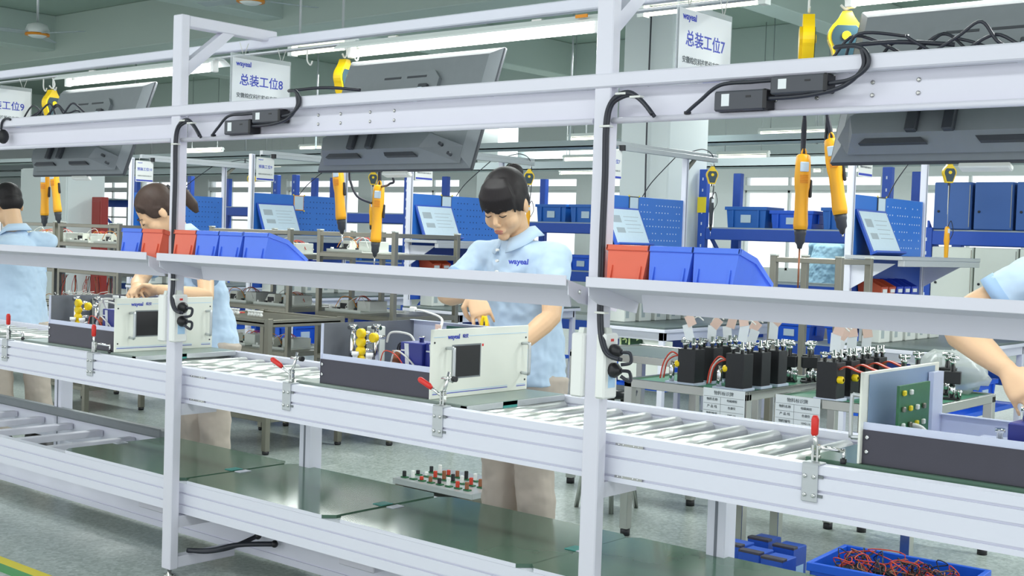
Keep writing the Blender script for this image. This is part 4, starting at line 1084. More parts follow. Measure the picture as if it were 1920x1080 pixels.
SR = [('a', 'steel rack with trays left of the far post, beside the tall cabinet', -6.35, -5.55, 2.7, 3.25, 1.33, [.30, .62, .95, 1.17]),
      ('b', 'steel rack with cable looms, behind the man at the left edge', -5.5, -4.6, 2.7, 3.25, 1.33, [.30, .62, .95, 1.17]),
      ('c', 'steel rack with instrument trays, right of the far post', -3.45, -2.55, 2.7, 3.3, 1.33, [.20, .50, .80, .98, 1.16]),
      ('d', 'steel rack with instrument trays, left of the middle screwdriver', -2.28, -1.55, 2.7, 3.3, 1.33, [.20, .52, .80, .98, 1.19])]
for r in SR: steel_rack(*r[1:])
steel_rack('empty polished steel frame behind the nearest row of bins',   .66, 1.08, 3.4, 3.8, 1.27, [.3, .95], 'steel', .018)
# instrument trays (sub-assemblies)
def tray_proto(seed):
    rnd = random.Random(seed)
    t = thing('instrument_tray', 'x', 'tray')
    MB().box(0, .34, 0, .40, 0, .006, .001).box(0, .34, 0, .004, 0, .02).build('plate', 'plastic_pale', t)
    b = MB().prism([(.04, .006), (.16, .006), (.16, .075), (.09, .075)], .06, .12, 'y').build('bracket', 'cream', t)
    MB().box(.085, .15, .055, .06, .02, .055, .002).build('black_module', 'black', b)
    MB().box(.20, .32, .10, .26, .006, .075, .003).build('case', 'plastic_pale', t)
    MB().box(.05, .15, .2, .34, .006, .05, .003).build('board', 'pcb_teal', t)
    for q in range(5):
        a = Vector((rnd.uniform(.05, .2), rnd.uniform(.03, .2), .03))
        MB().tube([a, a + Vector((.04, .02, rnd.uniform(.04, .07))), a + Vector((.1, .05, rnd.uniform(.04, .08))), a + Vector((.14, .06, 0))], .0025, 5, 5).build('wire', ('wire_white', 'wire_red', 'orange_tag', 'wire_white', 'wire_red')[q], t)
    for q in range(4): MB().box(.02 + q * .08, .04 + q * .08, .015, .03, .006, .03, .002).build('connector', 'black' if q % 2 else 'plastic_white', t)
    return t
trp = [tray_proto(1), tray_proto(2)]; tru = [0, 0]
def put_tray(p, label, k):
    o = trp[k] if not tru[k] else dup(trp[k]); tru[k] = 1; o.location = p; o['label'] = label; o['group'] = 'instrument trays on the steel racks'
LV = {5: 'lowest', 0: 'lowest', 1: 'second lowest', 2: 'middle', 3: 'fourth', 4: 'top'}
for nm, lab, x0, x1, y0, y1, h, lev in SR:
    where = {'a': 'rack beside tall cabinet', 'b': 'rack behind left edge man', 'c': 'rack right of far post', 'd': 'rack left of middle screwdriver'}[nm]
    for li, z in enumerate(lev):
        nn = int((x1 - x0 - .06) / .36)
        for q in range(nn):
            if nm in 'ab' and (li + q) % 2 and li < 2: continue
            put_tray((x0 + .04 + q * (x1 - x0 - .06) / nn, y0 + .05, z + .0022), 'instrument tray on %s deck, %s, %s from left' % (LV[li], where, ORD[q]), (li + q) % 2)
# bundles of red and black leads hanging in the left rack
for q in range(5):
    t = thing('lead_loom', 'loom of thin red and black leads hanging in the left rack, %s from the left' % ORD[q], 'cables', (-5.42 + q * .17, 2.72, .94), group='lead looms in the left rack')
    for w in range(7):
        rnd = random.Random(q * 9 + w); MB().tube([(rnd.uniform(-.03, .03), rnd.uniform(-.02, .02), -.035), (rnd.uniform(-.05, .05), -.01, -.15), (rnd.uniform(-.06, .06), -.01, -.26)], .0022, 5, 4).build('lead', ('wire_red', 'copper', 'black')[w % 3], t)
# low steel table with white caps beside the woman with ponytail
steel_rack('low steel table with white caps, right of the woman with ponytail', -2.55, -1.765, 1.90, 2.5, .80, [.22, .78], 'rack_steel', .018)
for q in range(9):
    rnd = random.Random(q + 40)
    x, y = -2.02 + (q % 5) * .028 - (.22 if q > 4 else 0), 1.96 + (q // 5) * .02
    o = MB().lathe([(.010, 0), (.012, .012), (.008, .014), (.008, .024), (.012, .026), (.012, .034)], (0, 0, 0), 'z', 10).build('white_cap', 'plastic_white'); o.location = (x, y, .8025); o.rotation_euler = (0, 0, 0)
    tag(o, 'white plastic cap on the low steel table, %s of its heap' % (ORD + ['ninth'])[q], 'cap', 'white caps on the low steel table')
t = thing('red_wire_heap', 'heap of red wires on the low steel table', 'wires', (-2.24, 2.02, .802))
for q in range(8):
    rnd = random.Random(q); MB().tube([(rnd.uniform(-.06, .06), rnd.uniform(-.04, .04), .006) for _ in range(4)], .004, 5, 4).build('wire', ('wire_red', 'ink')[q % 3 == 0], t)
tt = thing('spare_frame', 'bare instrument frame standing under the low steel table', 'frame', (-2.45, 1.98, .2225))
MB().box(0, .4, 0, .3, 0, .01).box(.03, .13, .02, .12, .01, .09, .004).build('base', 'plastic_pale', tt); MB().box(.05, .11, .018, .022, .03, .07).build('black_module', 'black', tt)
MB().tube([(.2, .1, .01), (.22, .1, .12), (.28, .1, .12), (.3, .1, .01)], .004, 6, 5).build('wire', 'wire_white', tt)
# pile of white ties on a table behind the man
steel_rack('low steel table with a heap of white cable ties, behind the left edge man', -4.55, -3.75, 1.92, 2.4, .76, [.2, .74], 'rack_steel', .018)
o = MB()
rnd = random.Random(5)
for q in range(70):
    a = Vector((rnd.uniform(.1, .6), rnd.uniform(.05, .3), .005 + rnd.random() * .05)); d = Vector((rnd.uniform(-1, 1) * .1 + .04, rnd.uniform(-.06, .06), rnd.uniform(-.01, .04)))
    o.tube([a, a + d * .5 + Vector((0, 0, .008)), a + d], .0025, 4)
o = o.build('cable_tie_heap', 'wire_white'); o.location = (-4.5, 1.95, .762); tag(o, 'heap of thin white cable ties lying on a steel table', 'cable ties', None, 'stuff')
# red panel leaning by the broad column
t = thing('fire_box', 'dark red fire cabinet standing beside the tall pale cabinet', 'cabinet', (-9.3, 5.3, .6))
MB().box(0, .2, 0, .1, -.6, 1.05, .006).build('body', 'red_panel', t); MB().box(.02, .18, -.006, 0, -.55, 1.0, .003).build('door', 'red_panel', t); MB().lathe([(.012, 0), (.012, -.008)], (.16, -.006, .2), 'y', 8).build('knob', 'steel', t)

# ---------------- trolleys with black valve blocks
def trolley(label, x0, x1, y0, y1, z, mat_name='green_mat'):
    t = thing('parts_trolley', label, 'trolley', (x0, y0, 0), group='trolleys behind the line'); w, d = x1 - x0, y1 - y0
    for xx in (.02, w - .02):
        for yy in (.02, d - .02):
            MB().box(xx - .02, xx + .02, yy - .02, yy + .02, .03, z - .002, .002).build('leg', 'steel', t)
            MB().lathe([(.022, .03), (.022, .0)], (xx, yy, 0), 'z', 10).build('foot', 'black', t)
    for zz, th in ((z, .03),):
        MB().box(0, w, 0, .02, zz - th, zz + .008, .002).build('rim', 'steel', t); MB().box(0, w, d - .02, d, zz - th, zz + .008, .002).build('rim', 'steel', t)
        MB().box(0, .02, .02, d - .02, zz - th, zz + .008, .002).build('rim', 'steel', t); MB().box(w - .02, w, .02, d - .02, zz - th, zz + .008, .002).build('rim', 'steel', t)
        MB().box(.02, w - .02, .02, d - .02, zz - .006, zz).build('mat', mat_name, t)
trolley('steel trolley with a green mat crowded with black blocks, right of the near post', .80, 1.42, 1.85, 2.72, .70)
trolley('steel trolley with a green mat behind the right hand chassis', 1.52, 2.12, 1.90, 2.78, .70)
trolley('steel trolley with grey top standing behind the near post', -.10, .70, 2.62, 3.3, .72, 'grey_mat')
def block_proto():
    t = thing('valve_block', 'x', 'valve block')
    MB().box(-.05, .05, -.05, .05, 0, .012, .001).build('base', 'zinc', t)
    MB().box(-.044, .044, -.04, .04, .012, .158, .002).build('body', 'black', t)
    for q, (x, y) in enumerate(((-.02, -.02), (.02, -.015), (0, .02), (.028, .025))):
        f = MB().lathe([(.008, .158), (.008, .172), (.012, .174), (.012, .184), (.007, .186), (.007, .198 + .01 * (q % 2))], (x, y, 0), 'z', 10).build('top_fitting', 'chrome', t)
        if q % 2 == 0: MB().cyl((x - .02, y, .19), (x + .022, y, .19), .006, 8).build('tee', 'chrome', f)
    return t
bp0 = block_proto(); bu = [0]
def block(p, label, knob=True, rz=0, tagged=True, wires=True):
    o = bp0 if not bu[0] else dup(bp0); bu[0] = 1
    o.location = p; o.rotation_euler = (0, 0, rz); o['label'] = label; o['group'] = 'black valve blocks on the trolleys'
    EXTRA.append((o, knob, tagged, wires)); return o
EXTRA = []
for q, (x, yy) in enumerate([(1.085, 1.945), (1.085, 2.10), (1.085, 2.25), (1.325, 1.945), (1.325, 2.10), (1.325, 2.25)]):
    row = 'first' if q < 3 else 'second'
    block((x, yy, .7002), 'black tagged valve block, %s row from near post, %s from front' % (row, ORD[q % 3]), q in (0, 3), 0, True, q in (0, 3))
for q, (x, yy) in enumerate([(1.735, 1.965), (1.735, 2.10), (1.735, 2.235), (1.735, 2.37)]):
    block((x, yy, .7002), 'black valve block with orange wires behind right hand chassis, %s from front' % ORD[q], True, 0, True, True)
for o, knob, tagged, wires in EXTRA:
    right = o.location.x > 1.5; s = 1 if right else -1
    if knob:
        k = MB().lathe([(.009, 0), (.015, .004), (.015, .022), (.009, .026)], (s * .06 if not right else .044, -.03, .09), 'x', 12).build('yellow_knob', 'yellow', o) 
        MB().cyl((s * .044, -.03, .09), (s * .07, -.03, .09), .007, 8).build('stem', 'chrome', k)
    if wires:
        for w_ in range(3): MB().tube([(s * .044, -.03 + w_ * .012, .125), (s * .075, -.045 + w_ * .012, .14 - .01 * w_), (s * .11, -.05 + w_ * .014, .09), (s * .125, -.05 + w_ * .014, .02)] if not right else [(.044, -.02 + w_ * .012, .13), (.08, -.03 + w_ * .012, .145), (.13, -.03 + w_ * .01, .13), (.18, -.02, .12)], .0033, 6, 5).build('wire', ('wire_red', 'wire_white', 'wire_red')[w_], o)
        if not right:
            MB().lathe([(.012, 0), (.012, .07), (.006, .075), (.006, .09)], (-.075, -.035, .012), 'z', 10).build('cylinder', 'chrome', o)
            MB().box(-.10, -.05, -.05, -.02, 0, .012, .001).build('foot_plate', 'zinc', o)
    if tagged:
        rnd = random.Random(int(o.location.x * 100 + o.location.y * 10))
        a = rnd.uniform(-.35, .35); tx = rnd.uniform(-.035, .03); dz = rnd.uniform(-.02, .02)
        MB().tube([(tx, 0, .19), (tx - .01, .0, .27), (tx + .02, 0, .30), (tx + .05, 0, .285)], .003, 6, 5).build('tag_lead', 'wire_white', o)
        m = MB(); m.xf = Matrix.Translation((tx - .005, -.012, .19 + dz)) @ Matrix.Rotation(a, 4, 'Y') @ Matrix.Rotation(.3, 4, 'Z'); m.box(-.02, .02, 0, .001, 0, .075); tg = m.build('paper_tag', 'paper', o)
        m = MB(); m.xf = Matrix.Translation((tx + .004, -.014, .258 + dz)) @ Matrix.Rotation(rnd.choice((-.5, -.2, .3, .7)), 4, 'Y') @ Matrix.Rotation(.3, 4, 'Z'); m.box(-.02, .02, 0, .001, 0, .05); m.build('pink_tag', 'tag_pink', o)
# small silver valve stands
def stand_proto():
    t = thing('valve_stand', 'x', 'valve')
    MB().box(-.035, .035, -.03, .03, 0, .008, .001).build('base', 'black', t)
    MB().lathe([(.014, .008), (.014, .06), (.01, .062), (.01, .068)], (0, 0, 0), 'z', 12).build('pillar', 'chrome', t)
    MB().box(-.034, .034, -.028, .028, .068, .118, .002).build('block', 'black', t)
    f = MB().lathe([(.011, .118), (.011, .15), (.014, .152), (.014, .162), (.009, .164), (.009, .175)], (0, 0, 0), 'z', 12).build('neck', 'chrome', t)
    MB().cyl((-.022, 0, .175), (.024, 0, .175), .009, 8).build('tee', 'chrome', f)
    MB().lathe([(.009, .008), (.009, .03), (.013, .034), (.013, .044)], (.03, -.02, 0), 'z', 10).build('nut', 'chrome', t)
    return t
sp0 = stand_proto(); su = 0
SPT = [(1.20, 2.42), (1.29, 2.46), (1.37, 2.50), (1.22, 2.58), (1.32, 2.62), (.98, 2.40), (.90, 2.2), (1.87, 2.52), (1.97, 2.60), (2.05, 2.45), (1.62, 2.55), (1.90, 2.30)]
for q, (x, y) in enumerate(SPT):
    o = sp0 if q == 0 else dup(sp0); o.location = (x, y, .7002); o.rotation_euler = (0, 0, .3 * (q % 4))
    o['group'] = 'silver valve stands on the trolleys'
    o['label'] = ('chrome valve stand behind black blocks on left trolley, %s from the post' % ORD[q]) if q < 7 else ('chrome valve stand on trolley behind right hand chassis, %s from the blocks' % ORD[q - 7])
# hanging material cards on the trolley fronts
for q, (x, y, lab) in enumerate(((1.215, 1.842, 'printed material card on the trolley front, the one nearer the post'), (1.53, 1.89, 'printed material card on the trolley front, beside the right hand chassis'))):
    t = thing('material_card', lab, 'card', (x, y, .585), group='material cards on the trolleys')
    MB().box(0, .2, 0, .003, 0, .125, .0005).build('sleeve', 'paper', t)
    for zz in (.03, .06, .09): MB().box(.004, .196, -.0006, 0, zz, zz + .0012).build('rule', 'ink_grey', t)
    MB().box(.085, .0862, -.0006, 0, .004, .09).build('rule', 'ink_grey', t)
    text('title', '物料标识牌', .019, 'ink_grey', t, (.1, -.0008, .106), FACE_NY)
    for i, s_ in enumerate(('物料编号', '产 品 线', '物料名称')): text('row_name', s_, .0135, 'ink_grey', t, (.045, -.0008, .018 + i * .03), FACE_NY)
    for i, s_ in enumerate(('1042-16', '色谱仪', '电磁阀组')): text('row_value', s_, .0125, 'ink_grey', t, (.14, -.0008, .018 + i * .03), FACE_NY)
# things under the trolleys
t = thing('floor_crate', 'blue crate full of red and black wiring on the floor, bottom right', 'crate', (1.99, 1.33, 0), rz=R(4))
w, d, h = .52, .34, .20
MB().box(0, w, 0, d, 0, .008).box(0, w, 0, .008, 0, h, .002).box(0, w, d - .008, d, 0, h, .002).box(0, .008, 0, d, 0, h, .002).box(w - .008, w, 0, d, 0, h, .002).build('shell', 'crate_deep', t)
MB().box(-.01, w + .01, -.01, .004, h - .03, h, .002).box(-.01, w + .01, d - .004, d + .01, h - .03, h, .002).box(-.01, .004, 0, d, h - .03, h, .002).box(w - .004, w + .01, 0, d, h - .03, h, .002).build('rim', 'crate_deep', t)
for q in range(8):
    rnd = random.Random(q); x, y = .07 + (q % 4) * .11, .08 + (q // 4) * .12
    o = thing('coil_unit', 'black coil unit with red wires in the floor crate, %s of the lot' % ORD[q], 'coil', (1.99 + x, 1.36 + y, .011), group='coil units in the floor crate')
    MB().box(-.035, .035, -.035, .035, 0, .14 + rnd.random() * .03, .008).build('body', 'black', o)
    for w_ in range(5): MB().tube([(rnd.uniform(-.03, .03), rnd.uniform(-.03, .03), .13)] + [(rnd.uniform(-.07, .07), rnd.uniform(-.05, .05), .17 + rnd.random() * .05) for _ in range(3)] + [(rnd.uniform(-.06, .06), 0, .15)], .0022, 5, 5).build('wire', ('wire_red', 'black', 'copper')[w_ % 3], o)
for q, (x, y, z) in enumerate([(1.60, 1.50, 0), (1.71, 1.45, 0), (1.82, 1.42, 0), (1.63, 1.66, 0), (1.76, 1.62, 0)]):
    o = thing('control_box', 'dark blue control box on the floor behind the steel legs, %s of the cluster' % ORD[q], 'control box', (x, y, z), group='blue control boxes on the floor')
    MB().box(-.045, .045, -.055, .055, 0, .17, .003).build('case', 'rack_blue', o); MB().box(-.046, .046, -.056, -.02, .165, .176, .002).build('top_cover', 'dark_side', o)
    MB().box(.0455, .0462, -.03, .03, .04, .10).build('label', 'label_blue', o)
tag(MB().box(1.45, 2.1, 1.36, 1.80, .0005, .004).build('floor_mat', 'green_mat'), 'green mat on the floor under the blue control boxes', 'mat').location = (-.05, 0, 0)
# stool and tray of boards
t = thing('work_stool', 'round black work stool behind the near post', 'stool', tuple(at(1172, 960, Z=0.0)))
t.location = (.42, 2.28, 0)
MB().lathe([(.10, .55), (.13, .56), (.135, .585), (.11, .60)], n=20).build('seat', 'stool', t)
for q in range(4): a = R(45 + 90 * q); MB().cyl((.06 * math.cos(a), .06 * math.sin(a), .56), (.15 * math.cos(a), .15 * math.sin(a), 0), .012, 8).build('leg', 'steel', t)
MB().lathe([(.11, .2), (.115, .2), (.115, .21), (.11, .21)], n=16).build('foot_ring', 'steel', t)
t = thing('floor_pallet', 'low pallet with small circuit parts on the floor behind the middle worker', 'pallet', (.0, 2.0, 0), rz=0)
t.location = (-.55, 1.75, 0)
MB().box(0, .55, 0, .4, .04, .07, .003).build('board', 'alu', t)
for x in (.05, .5): MB().box(x - .03, x + .03, 0, .4, 0, .04).build('runner', 'rack_steel', t)
for q in range(22):
    rnd = random.Random(q); x, y = rnd.uniform(.04, .5), rnd.uniform(.04, .34)
    o = thing('circuit_part', 'small circuit part on low floor pallet, %s in its %s row' % (ORD[q % 8], ('front', 'middle', 'back')[q // 8]), 'part', (-.55 + .04 + (q % 8) * .062, 1.80 + (q // 8) * .1, .0702), group='circuit parts on the floor pallet')
    MB().box(-.018, .018, -.012, .012, 0, .006).build('board', 'pcb', o); MB().box(-.012, .004, -.008, .008, .006, .022 + rnd.random() * .03, .002).build('component', ('black', 'plastic_white', 'wire_red', 'copper')[q % 4], o)
tag(MB().box(-.045, .045, -.004, 0, -.07, .07).build('notice_plate', 'yellow_tape'), 'yellow notice plate fixed high beside the wide white column', 'notice').location = (-1.98, 6.966, 1.68)
tag(MB().tube([(-2.25, 6.45, 3.7), (-2.25, 6.44, 2.4), (-2.24, 6.44, 1.7), (-2.23, 6.44, 1.2)], .008, 6, 4).build('drop_cable', 'cable'), 'black cable dropping down the face of the wide white column', 'cable')
# grey plastic bags on the benches
for q, (px, py, y, lab) in enumerate(((1560, 610, 5.0, 'crumpled clear plastic bag on the bench behind the shelf, right of the black blocks'), (1548, 488, 6.2, 'crumpled clear plastic bag on the rack behind the slanted screwdriver'), (1840, 690, 2.6, 'crumpled clear plastic bag by the right hand worker'))):
    p = (Vector((-.80, 5.6, .83)), Vector((-.45, 7.25, 1.095)), Vector((1.95, 2.72, .79)))[q]; rnd = random.Random(q + 3)
    m = MB(); m.ell((0, 0, 0), (.16, .1, .09), 18, 12)
    m.v = [(x * (1 + rnd.uniform(-.16, .16)), yy * (1 + rnd.uniform(-.16, .16)), z * (1 + rnd.uniform(-.2, .25))) for x, yy, z in m.v]
    o = m.build('plastic_bag', 'bag'); o.location = p; tag(o, lab, 'bag', 'clear plastic bags')
# ================================================================ people
def frame(f, u):
    f = Vector(f).normalized(); u = Vector(u); u = (u - f * u.dot(f)).normalized(); r = f.cross(u)
    return Matrix((r, f, u)).transposed()
def remesh(o, v, it=2, fac=.5):
    m = o.modifiers.new('remesh', 'REMESH'); m.mode = 'VOXEL'; m.voxel_size = v; m.use_smooth_shade = True
    s = o.modifiers.new('smooth', 'SMOOTH'); s.factor = fac; s.iterations = it
    return o
TEXC = bpy.data.textures.new('cloth_folds', 'CLOUDS'); TEXC.noise_scale = .085; TEXC.noise_depth = 2
def folds(o, st):
    d = o.modifiers.new('folds', 'DISPLACE'); d.texture = TEXC; d.strength = st; d.mid_level = .5; d.texture_coords = 'GLOBAL'
def hand(m, wrist, d, pn, side, curl=(.5, .7, .5), thumb_in=.5, sc=1.0):
    """wrist point, direction of the fingers d, palm normal pn, side vector towards the thumb"""
    w = Vector(wrist); d = Vector(d).normalized(); pn = Vector(pn); pn = (pn - d * pn.dot(d)).normalized(); s = d.cross(pn); s = s if s.dot(Vector(side)) > 0 else -s
    rot = Matrix((s, pn, d)).transposed()
    m.loft([(w - d * .02 * sc, .026 * sc, .021 * sc, rot), (w + d * .012 * sc, .028 * sc, .019 * sc, rot), (w + d * .05 * sc, .037 * sc, .0165 * sc, rot, 2.6), (w + d * .083 * sc, .04 * sc, .014 * sc, rot, 2.8), (w + d * .096 * sc, .034 * sc, .010 * sc, rot)], 16)
    for i, ln in enumerate((.070, .078, .072, .056)):
        p = w + d * (.083 - .006 * abs(i - 1.2)) * sc + s * (.0305 - .0205 * i) * sc; a = 0; r0 = (.0079, .0081, .0078, .007)[i] * sc
        pts = [p - d * .02 * sc, p]; rs = [r0, r0]
        sp = (1.5 - i) * .10
        for k, (fr, c) in enumerate(zip((.48, .29, .23), curl)):
            a += c; dd = (d * math.cos(a) + pn * math.sin(a) + s * sp).normalized(); p = p + dd * ln * fr * sc; pts.append(p.copy()); rs.append(r0 * (1 - .1 * (k + 1)))
        m.tube(pts, rs, 10)
        m.ell(pts[-1], (rs[-1],) * 3, 10, 8)
    p = w + d * .018 * sc + s * .026 * sc; pts = [p, p + (d * .6 + s * .7 + pn * .3).normalized() * .036 * sc]
    pts.append(pts[-1] + (d * .85 + s * (.45 - thumb_in) + pn * (.35 + thumb_in * .6)).normalized() * .030 * sc)
    pts.append(pts[-1] + (d * .8 + s * (.1 - thumb_in) + pn * (.4 + thumb_in * .5)).normalized() * .024 * sc)
    m.tube(pts, [.013 * sc, .011 * sc, .0098 * sc, .0078 * sc], 10); m.ell(pts[-1], (.0078 * sc,) * 3, 10, 8)
def person(label, J, voxel=.0048, hair='bun', shirt='shirt', face=True, logo=True, hair_mat='hair', gender='f'):
    """J: joint positions in the hall; the root stands at the feet"""
    g = {k: (Vector(v) if isinstance(v, tuple) and not isinstance(v[0], tuple) else v) for k, v in J.items()}
    base = Vector(((g['ankL'].x + g['ankR'].x) / 2, (g['ankL'].y + g['ankR'].y) / 2, 0))
    t = thing('person', label, 'person', base)
    T = Matrix.Translation(-base)
    HF = frame(g['f'], g['u']); H = g['head']
    BF = frame(g['body_f'], (0, 0, 1)); br, bf = BF.col[0], BF.col[1]
    def h(x, f, u): return H + HF @ Vector((x, f, u))
    m = MB(); m.xf = T
    # head
    m.ell(h(0, -.012, .035), (.074, .092, .088), 24, 16, HF); m.ell(h(0, .02, -.045), (.058, .066, .066), 20, 14, HF); m.ell(h(0, .045, -.005), (.062, .046, .075), 20, 14, HF)
    m.ell(h(0, .066, -.094), (.024, .02, .018), 12, 8, HF)
    for s in (-1, 1):
        m.ell(h(s * .036, .052, -.032), (.03, .032, .034), 12, 8, HF); m.ell(h(s * .076, -.012, -.008), (.009, .02, .031), 12, 8, HF); m.ell(h(s * .03, .083, .008), (.016, .009, .009), 10, 8, HF)
        m.ell(h(s * .009, .094, -.034), (.008, .009, .007), 8, 6, HF)
    m.tube([h(0, .086, .022), h(0, .094, .0), h(0, .104, -.024), h(0, .10, -.034)], [.008, .009, .0105, .009], 10)
    m.ell(h(0, .085, -.062), (.024, .014, .014), 12, 8, HF)
    # neck and inner torso
    m.tube([h(0, -.03, -.02), (h(0, -.03, -.09) + g['neck']) / 2, g['neck'], g['neck'] - Vector((0, 0, .06))], [.05, .049, .053, .08], 16)
    def ring(c, rx, ry, pw=2.2): return (c, rx, ry, frame(bf, (0, 0, 1)), pw)
    def mk(c, rx, ry, pw=2.3): return (Vector(c), rx, ry, Matrix((br, bf, Vector((0, 0, 1)))).transposed(), pw)
    pel, ch, nk = g['pelvis'], g['chest'], g['neck']
    wst = (pel + ch) / 2
    k = g.get('k', 1.0)
    tor = [mk(pel - Vector((0, 0, .06)), .15 * k, .105 * k), mk(pel, .152 * k, .11 * k), mk(wst, .13 * k, .10 * k), mk(ch, .155 * k, .105 * k), mk((ch + nk) / 2 + Vector((0, 0, .02)), .135 * k, .075 * k), mk(nk - Vector((0, 0, .03)), .06, .052)]
    m.loft(tor, 24)
    for s in 'LR':
        a, b, c = g['sh' + s], g['el' + s], g['wr' + s]
        ak = g.get('arm', 1.0); m.ell(a, (.044, .044, .044), 12, 8)
        m.tube([a, a.lerp(b, .3), a.lerp(b, .75), b, b.lerp(c, .2), b.lerp(c, .6), c], [.042, .042, .039 * ak, .037 * ak, .039 * ak, .032 * ak, .025], 14)
        hd = g.get('hand' + s)
        if hd: hand(m, c, *hd)
        hp, kn, an = g['hip' + s], g['kn' + s], g['ank' + s]
        m.tube([hp, hp.lerp(kn, .5), kn, kn.lerp(an, .3), an], [.075, .065, .052, .05, .035], 12)
    remesh(m.build('body', 'skin', t), voxel, 2)
    # shirt
    m = MB(); m.xf = T; e = .012
    hem = pel - Vector((0, 0, .06))
    m.loft([mk(hem - Vector((0, 0, .012)), .178 * k, .135 * k), mk(pel, .172 * k, .13 * k), mk(wst, .155 * k, .122 * k), mk(ch, .172 * k, .125 * k), mk((ch + nk) / 2 + Vector((0, 0, .022)), .16 * k, .10 * k), mk(nk - Vector((0, 0, .02)), .085, .07), mk(nk - Vector((0, 0, .004)), .066, .062)], 28)
    for s in 'LR':
        a, b = g['sh' + s], g['el' + s]; fr = g.get('sleeve', .66)
        m.ell(a - Vector((0, 0, .002)), (.061, .061, .058), 14, 10); m.tube([nk.lerp(a, .45) - Vector((0, 0, .035)), a], [.06, .06], 14)
        m.tube([a, a.lerp(b, fr * .4), a.lerp(b, fr * .8), a.lerp(b, fr)], [.057, .060, .063, .063], 16)
    so = remesh(m.build('shirt', shirt, t), .007, 4); folds(so, .03)
    for s in 'LR':
        a, b = g['sh' + s], g['el' + s]; fr = g.get('sleeve', .66)
        m = MB(); m.xf = T; m.tube([a.lerp(b, fr - .09), a.lerp(b, fr + .02)], [.0645, .0645], 20).build('cuff', 'shirt_trim', so)
    # collar
    m = MB(); m.xf = T; vs = []; n = 22; cu = (h(0, -.03, -.06) - nk).normalized(); cu = (cu + Vector((0, 0, 1))).normalized()
    cf = (bf - cu * bf.dot(cu)).normalized(); cr = cf.cross(cu)
    for i in range(n + 1):
        a = R(14) + R(332) * i / n; di = cf * math.cos(a) + cr * math.sin(a); fw = max(0, math.cos(a))
        vs += [nk + di * .058 + cu * (.030 - .03 * fw), nk + di * (.066 + .004 * fw) + cu * (.036 - .034 * fw), nk + di * (.096 + .018 * fw) - cu * (.004 + .045 * fw)]
    m.add(vs, [q for i in range(n) for q in ((3 * i, 3 * i + 3, 3 * i + 4, 3 * i + 1), (3 * i + 1, 3 * i + 4, 3 * i + 5, 3 * i + 2))], True)
    co = m.build('collar', shirt, so); sd = co.modifiers.new('thick', 'SOLIDIFY'); sd.thickness = .004
    if logo:
        zz = (ch + nk) / 2; c0 = zz + bf * (.128 * k)
        m = MB(); m.xf = T; fm = Matrix((br, bf, Vector((0, 0, 1)))).transposed().to_4x4()
        p0 = zz - base
        for q in range(3):
            m2 = MB(); m2.xf = Matrix.Translation(p0 + bf * (.118 * k) + Vector((0, 0, .03 - q * .04))) @ fm; m2.lathe([(.005, .0), (.005, .012)], (0, 0, 0), 'y', 10).build('button', 'plastic_white', so)
        rz = math.atan2(bf.y, bf.x) + math.pi / 2
        lx = text('logo', 'wayeal', .028, 'ink', so, p0 + bf * (.112 * k) - br * .103 - Vector((0, 0, .010)), (R(78), 0, rz + R(30)), 'CENTER', .002, bold=.0006)
    # trousers
    m = MB(); m.xf = T
    m.loft([mk(pel + Vector((0, 0, .02)), .165 * k, .12 * k), mk(pel - Vector((0, 0, .06)), .172 * k, .125 * k), mk(pel - Vector((0, 0, .13)), .165 * k, .12 * k)], 24)
    for s in 'LR':
        hp, kn, an = g['hip' + s], g['kn' + s], g['ank' + s]
        m.tube([hp, hp.lerp(kn, .5), kn, kn.lerp(an, .5), an + Vector((0, 0, .02))], [.095, .086, .076, .074, .07], 18)
    tr = remesh(m.build('trousers', 'trousers', t), .009, 4); folds(tr, .022)
    for s in 'LR':
        an = g['ank' + s]; m = MB(); m.xf = T
        m.ell(an + bf * .06 + Vector((0, 0, -.03)), (.045, .045, .04), 12, 8); m.loft([(an + bf * -.04 - Vector((0, 0, an.z)), .04, .05), (an + bf * .03 - Vector((0, 0, an.z - .03)), .042, .1), (an + bf * .02 - Vector((0, 0, an.z - .07)), .038, .06)], 16); remesh(m.build('shoe', 'shoe', t), .008, 2)
    # face details
    if face:
        for s in (-1, 1):
            MB_ = MB(); MB_.xf = T; MB_.tube([h(s * .016, .0915, .006), h(s * .03, .094, .001), h(s * .044, .086, .005)], [.0012, .0022, .001], 6, 4).build('eyelash', 'eye_line', t)
            MB_ = MB(); MB_.xf = T; MB_.tube([h(s * .013, .0925, .028), h(s * .03, .0925, .033), h(s * .048, .078, .028)], [.002, .003, .0015], 6, 4).build('eyebrow', hair_mat, t)
        MB_ = MB(); MB_.xf = T; MB_.ell(h(0, .0955, -.0575), (.019, .006, .0042), 12, 8, HF); MB_.ell(h(0, .094, -.0655), (.016, .006, .005), 12, 8, HF); MB_.build('lips', 'lip', t)
    # hair
    m = MB(); m.xf = T
    if hair == 'short':
        m.ell(h(0, -.022, .048), (.081, .094, .088), 22, 14, HF); m.ell(h(0, -.05, .0), (.072, .06, .06), 18, 12, HF)
    else:
        m.ell(h(0, -.024, .046), (.083, .1, .091), 24, 16, HF); m.ell(h(0, -.05, .0), (.076, .06, .07), 18, 12, HF)
        for s in (-1, 1): m.ell(h(s * .066, .0, .03), (.016, .05, .05), 14, 10, HF)
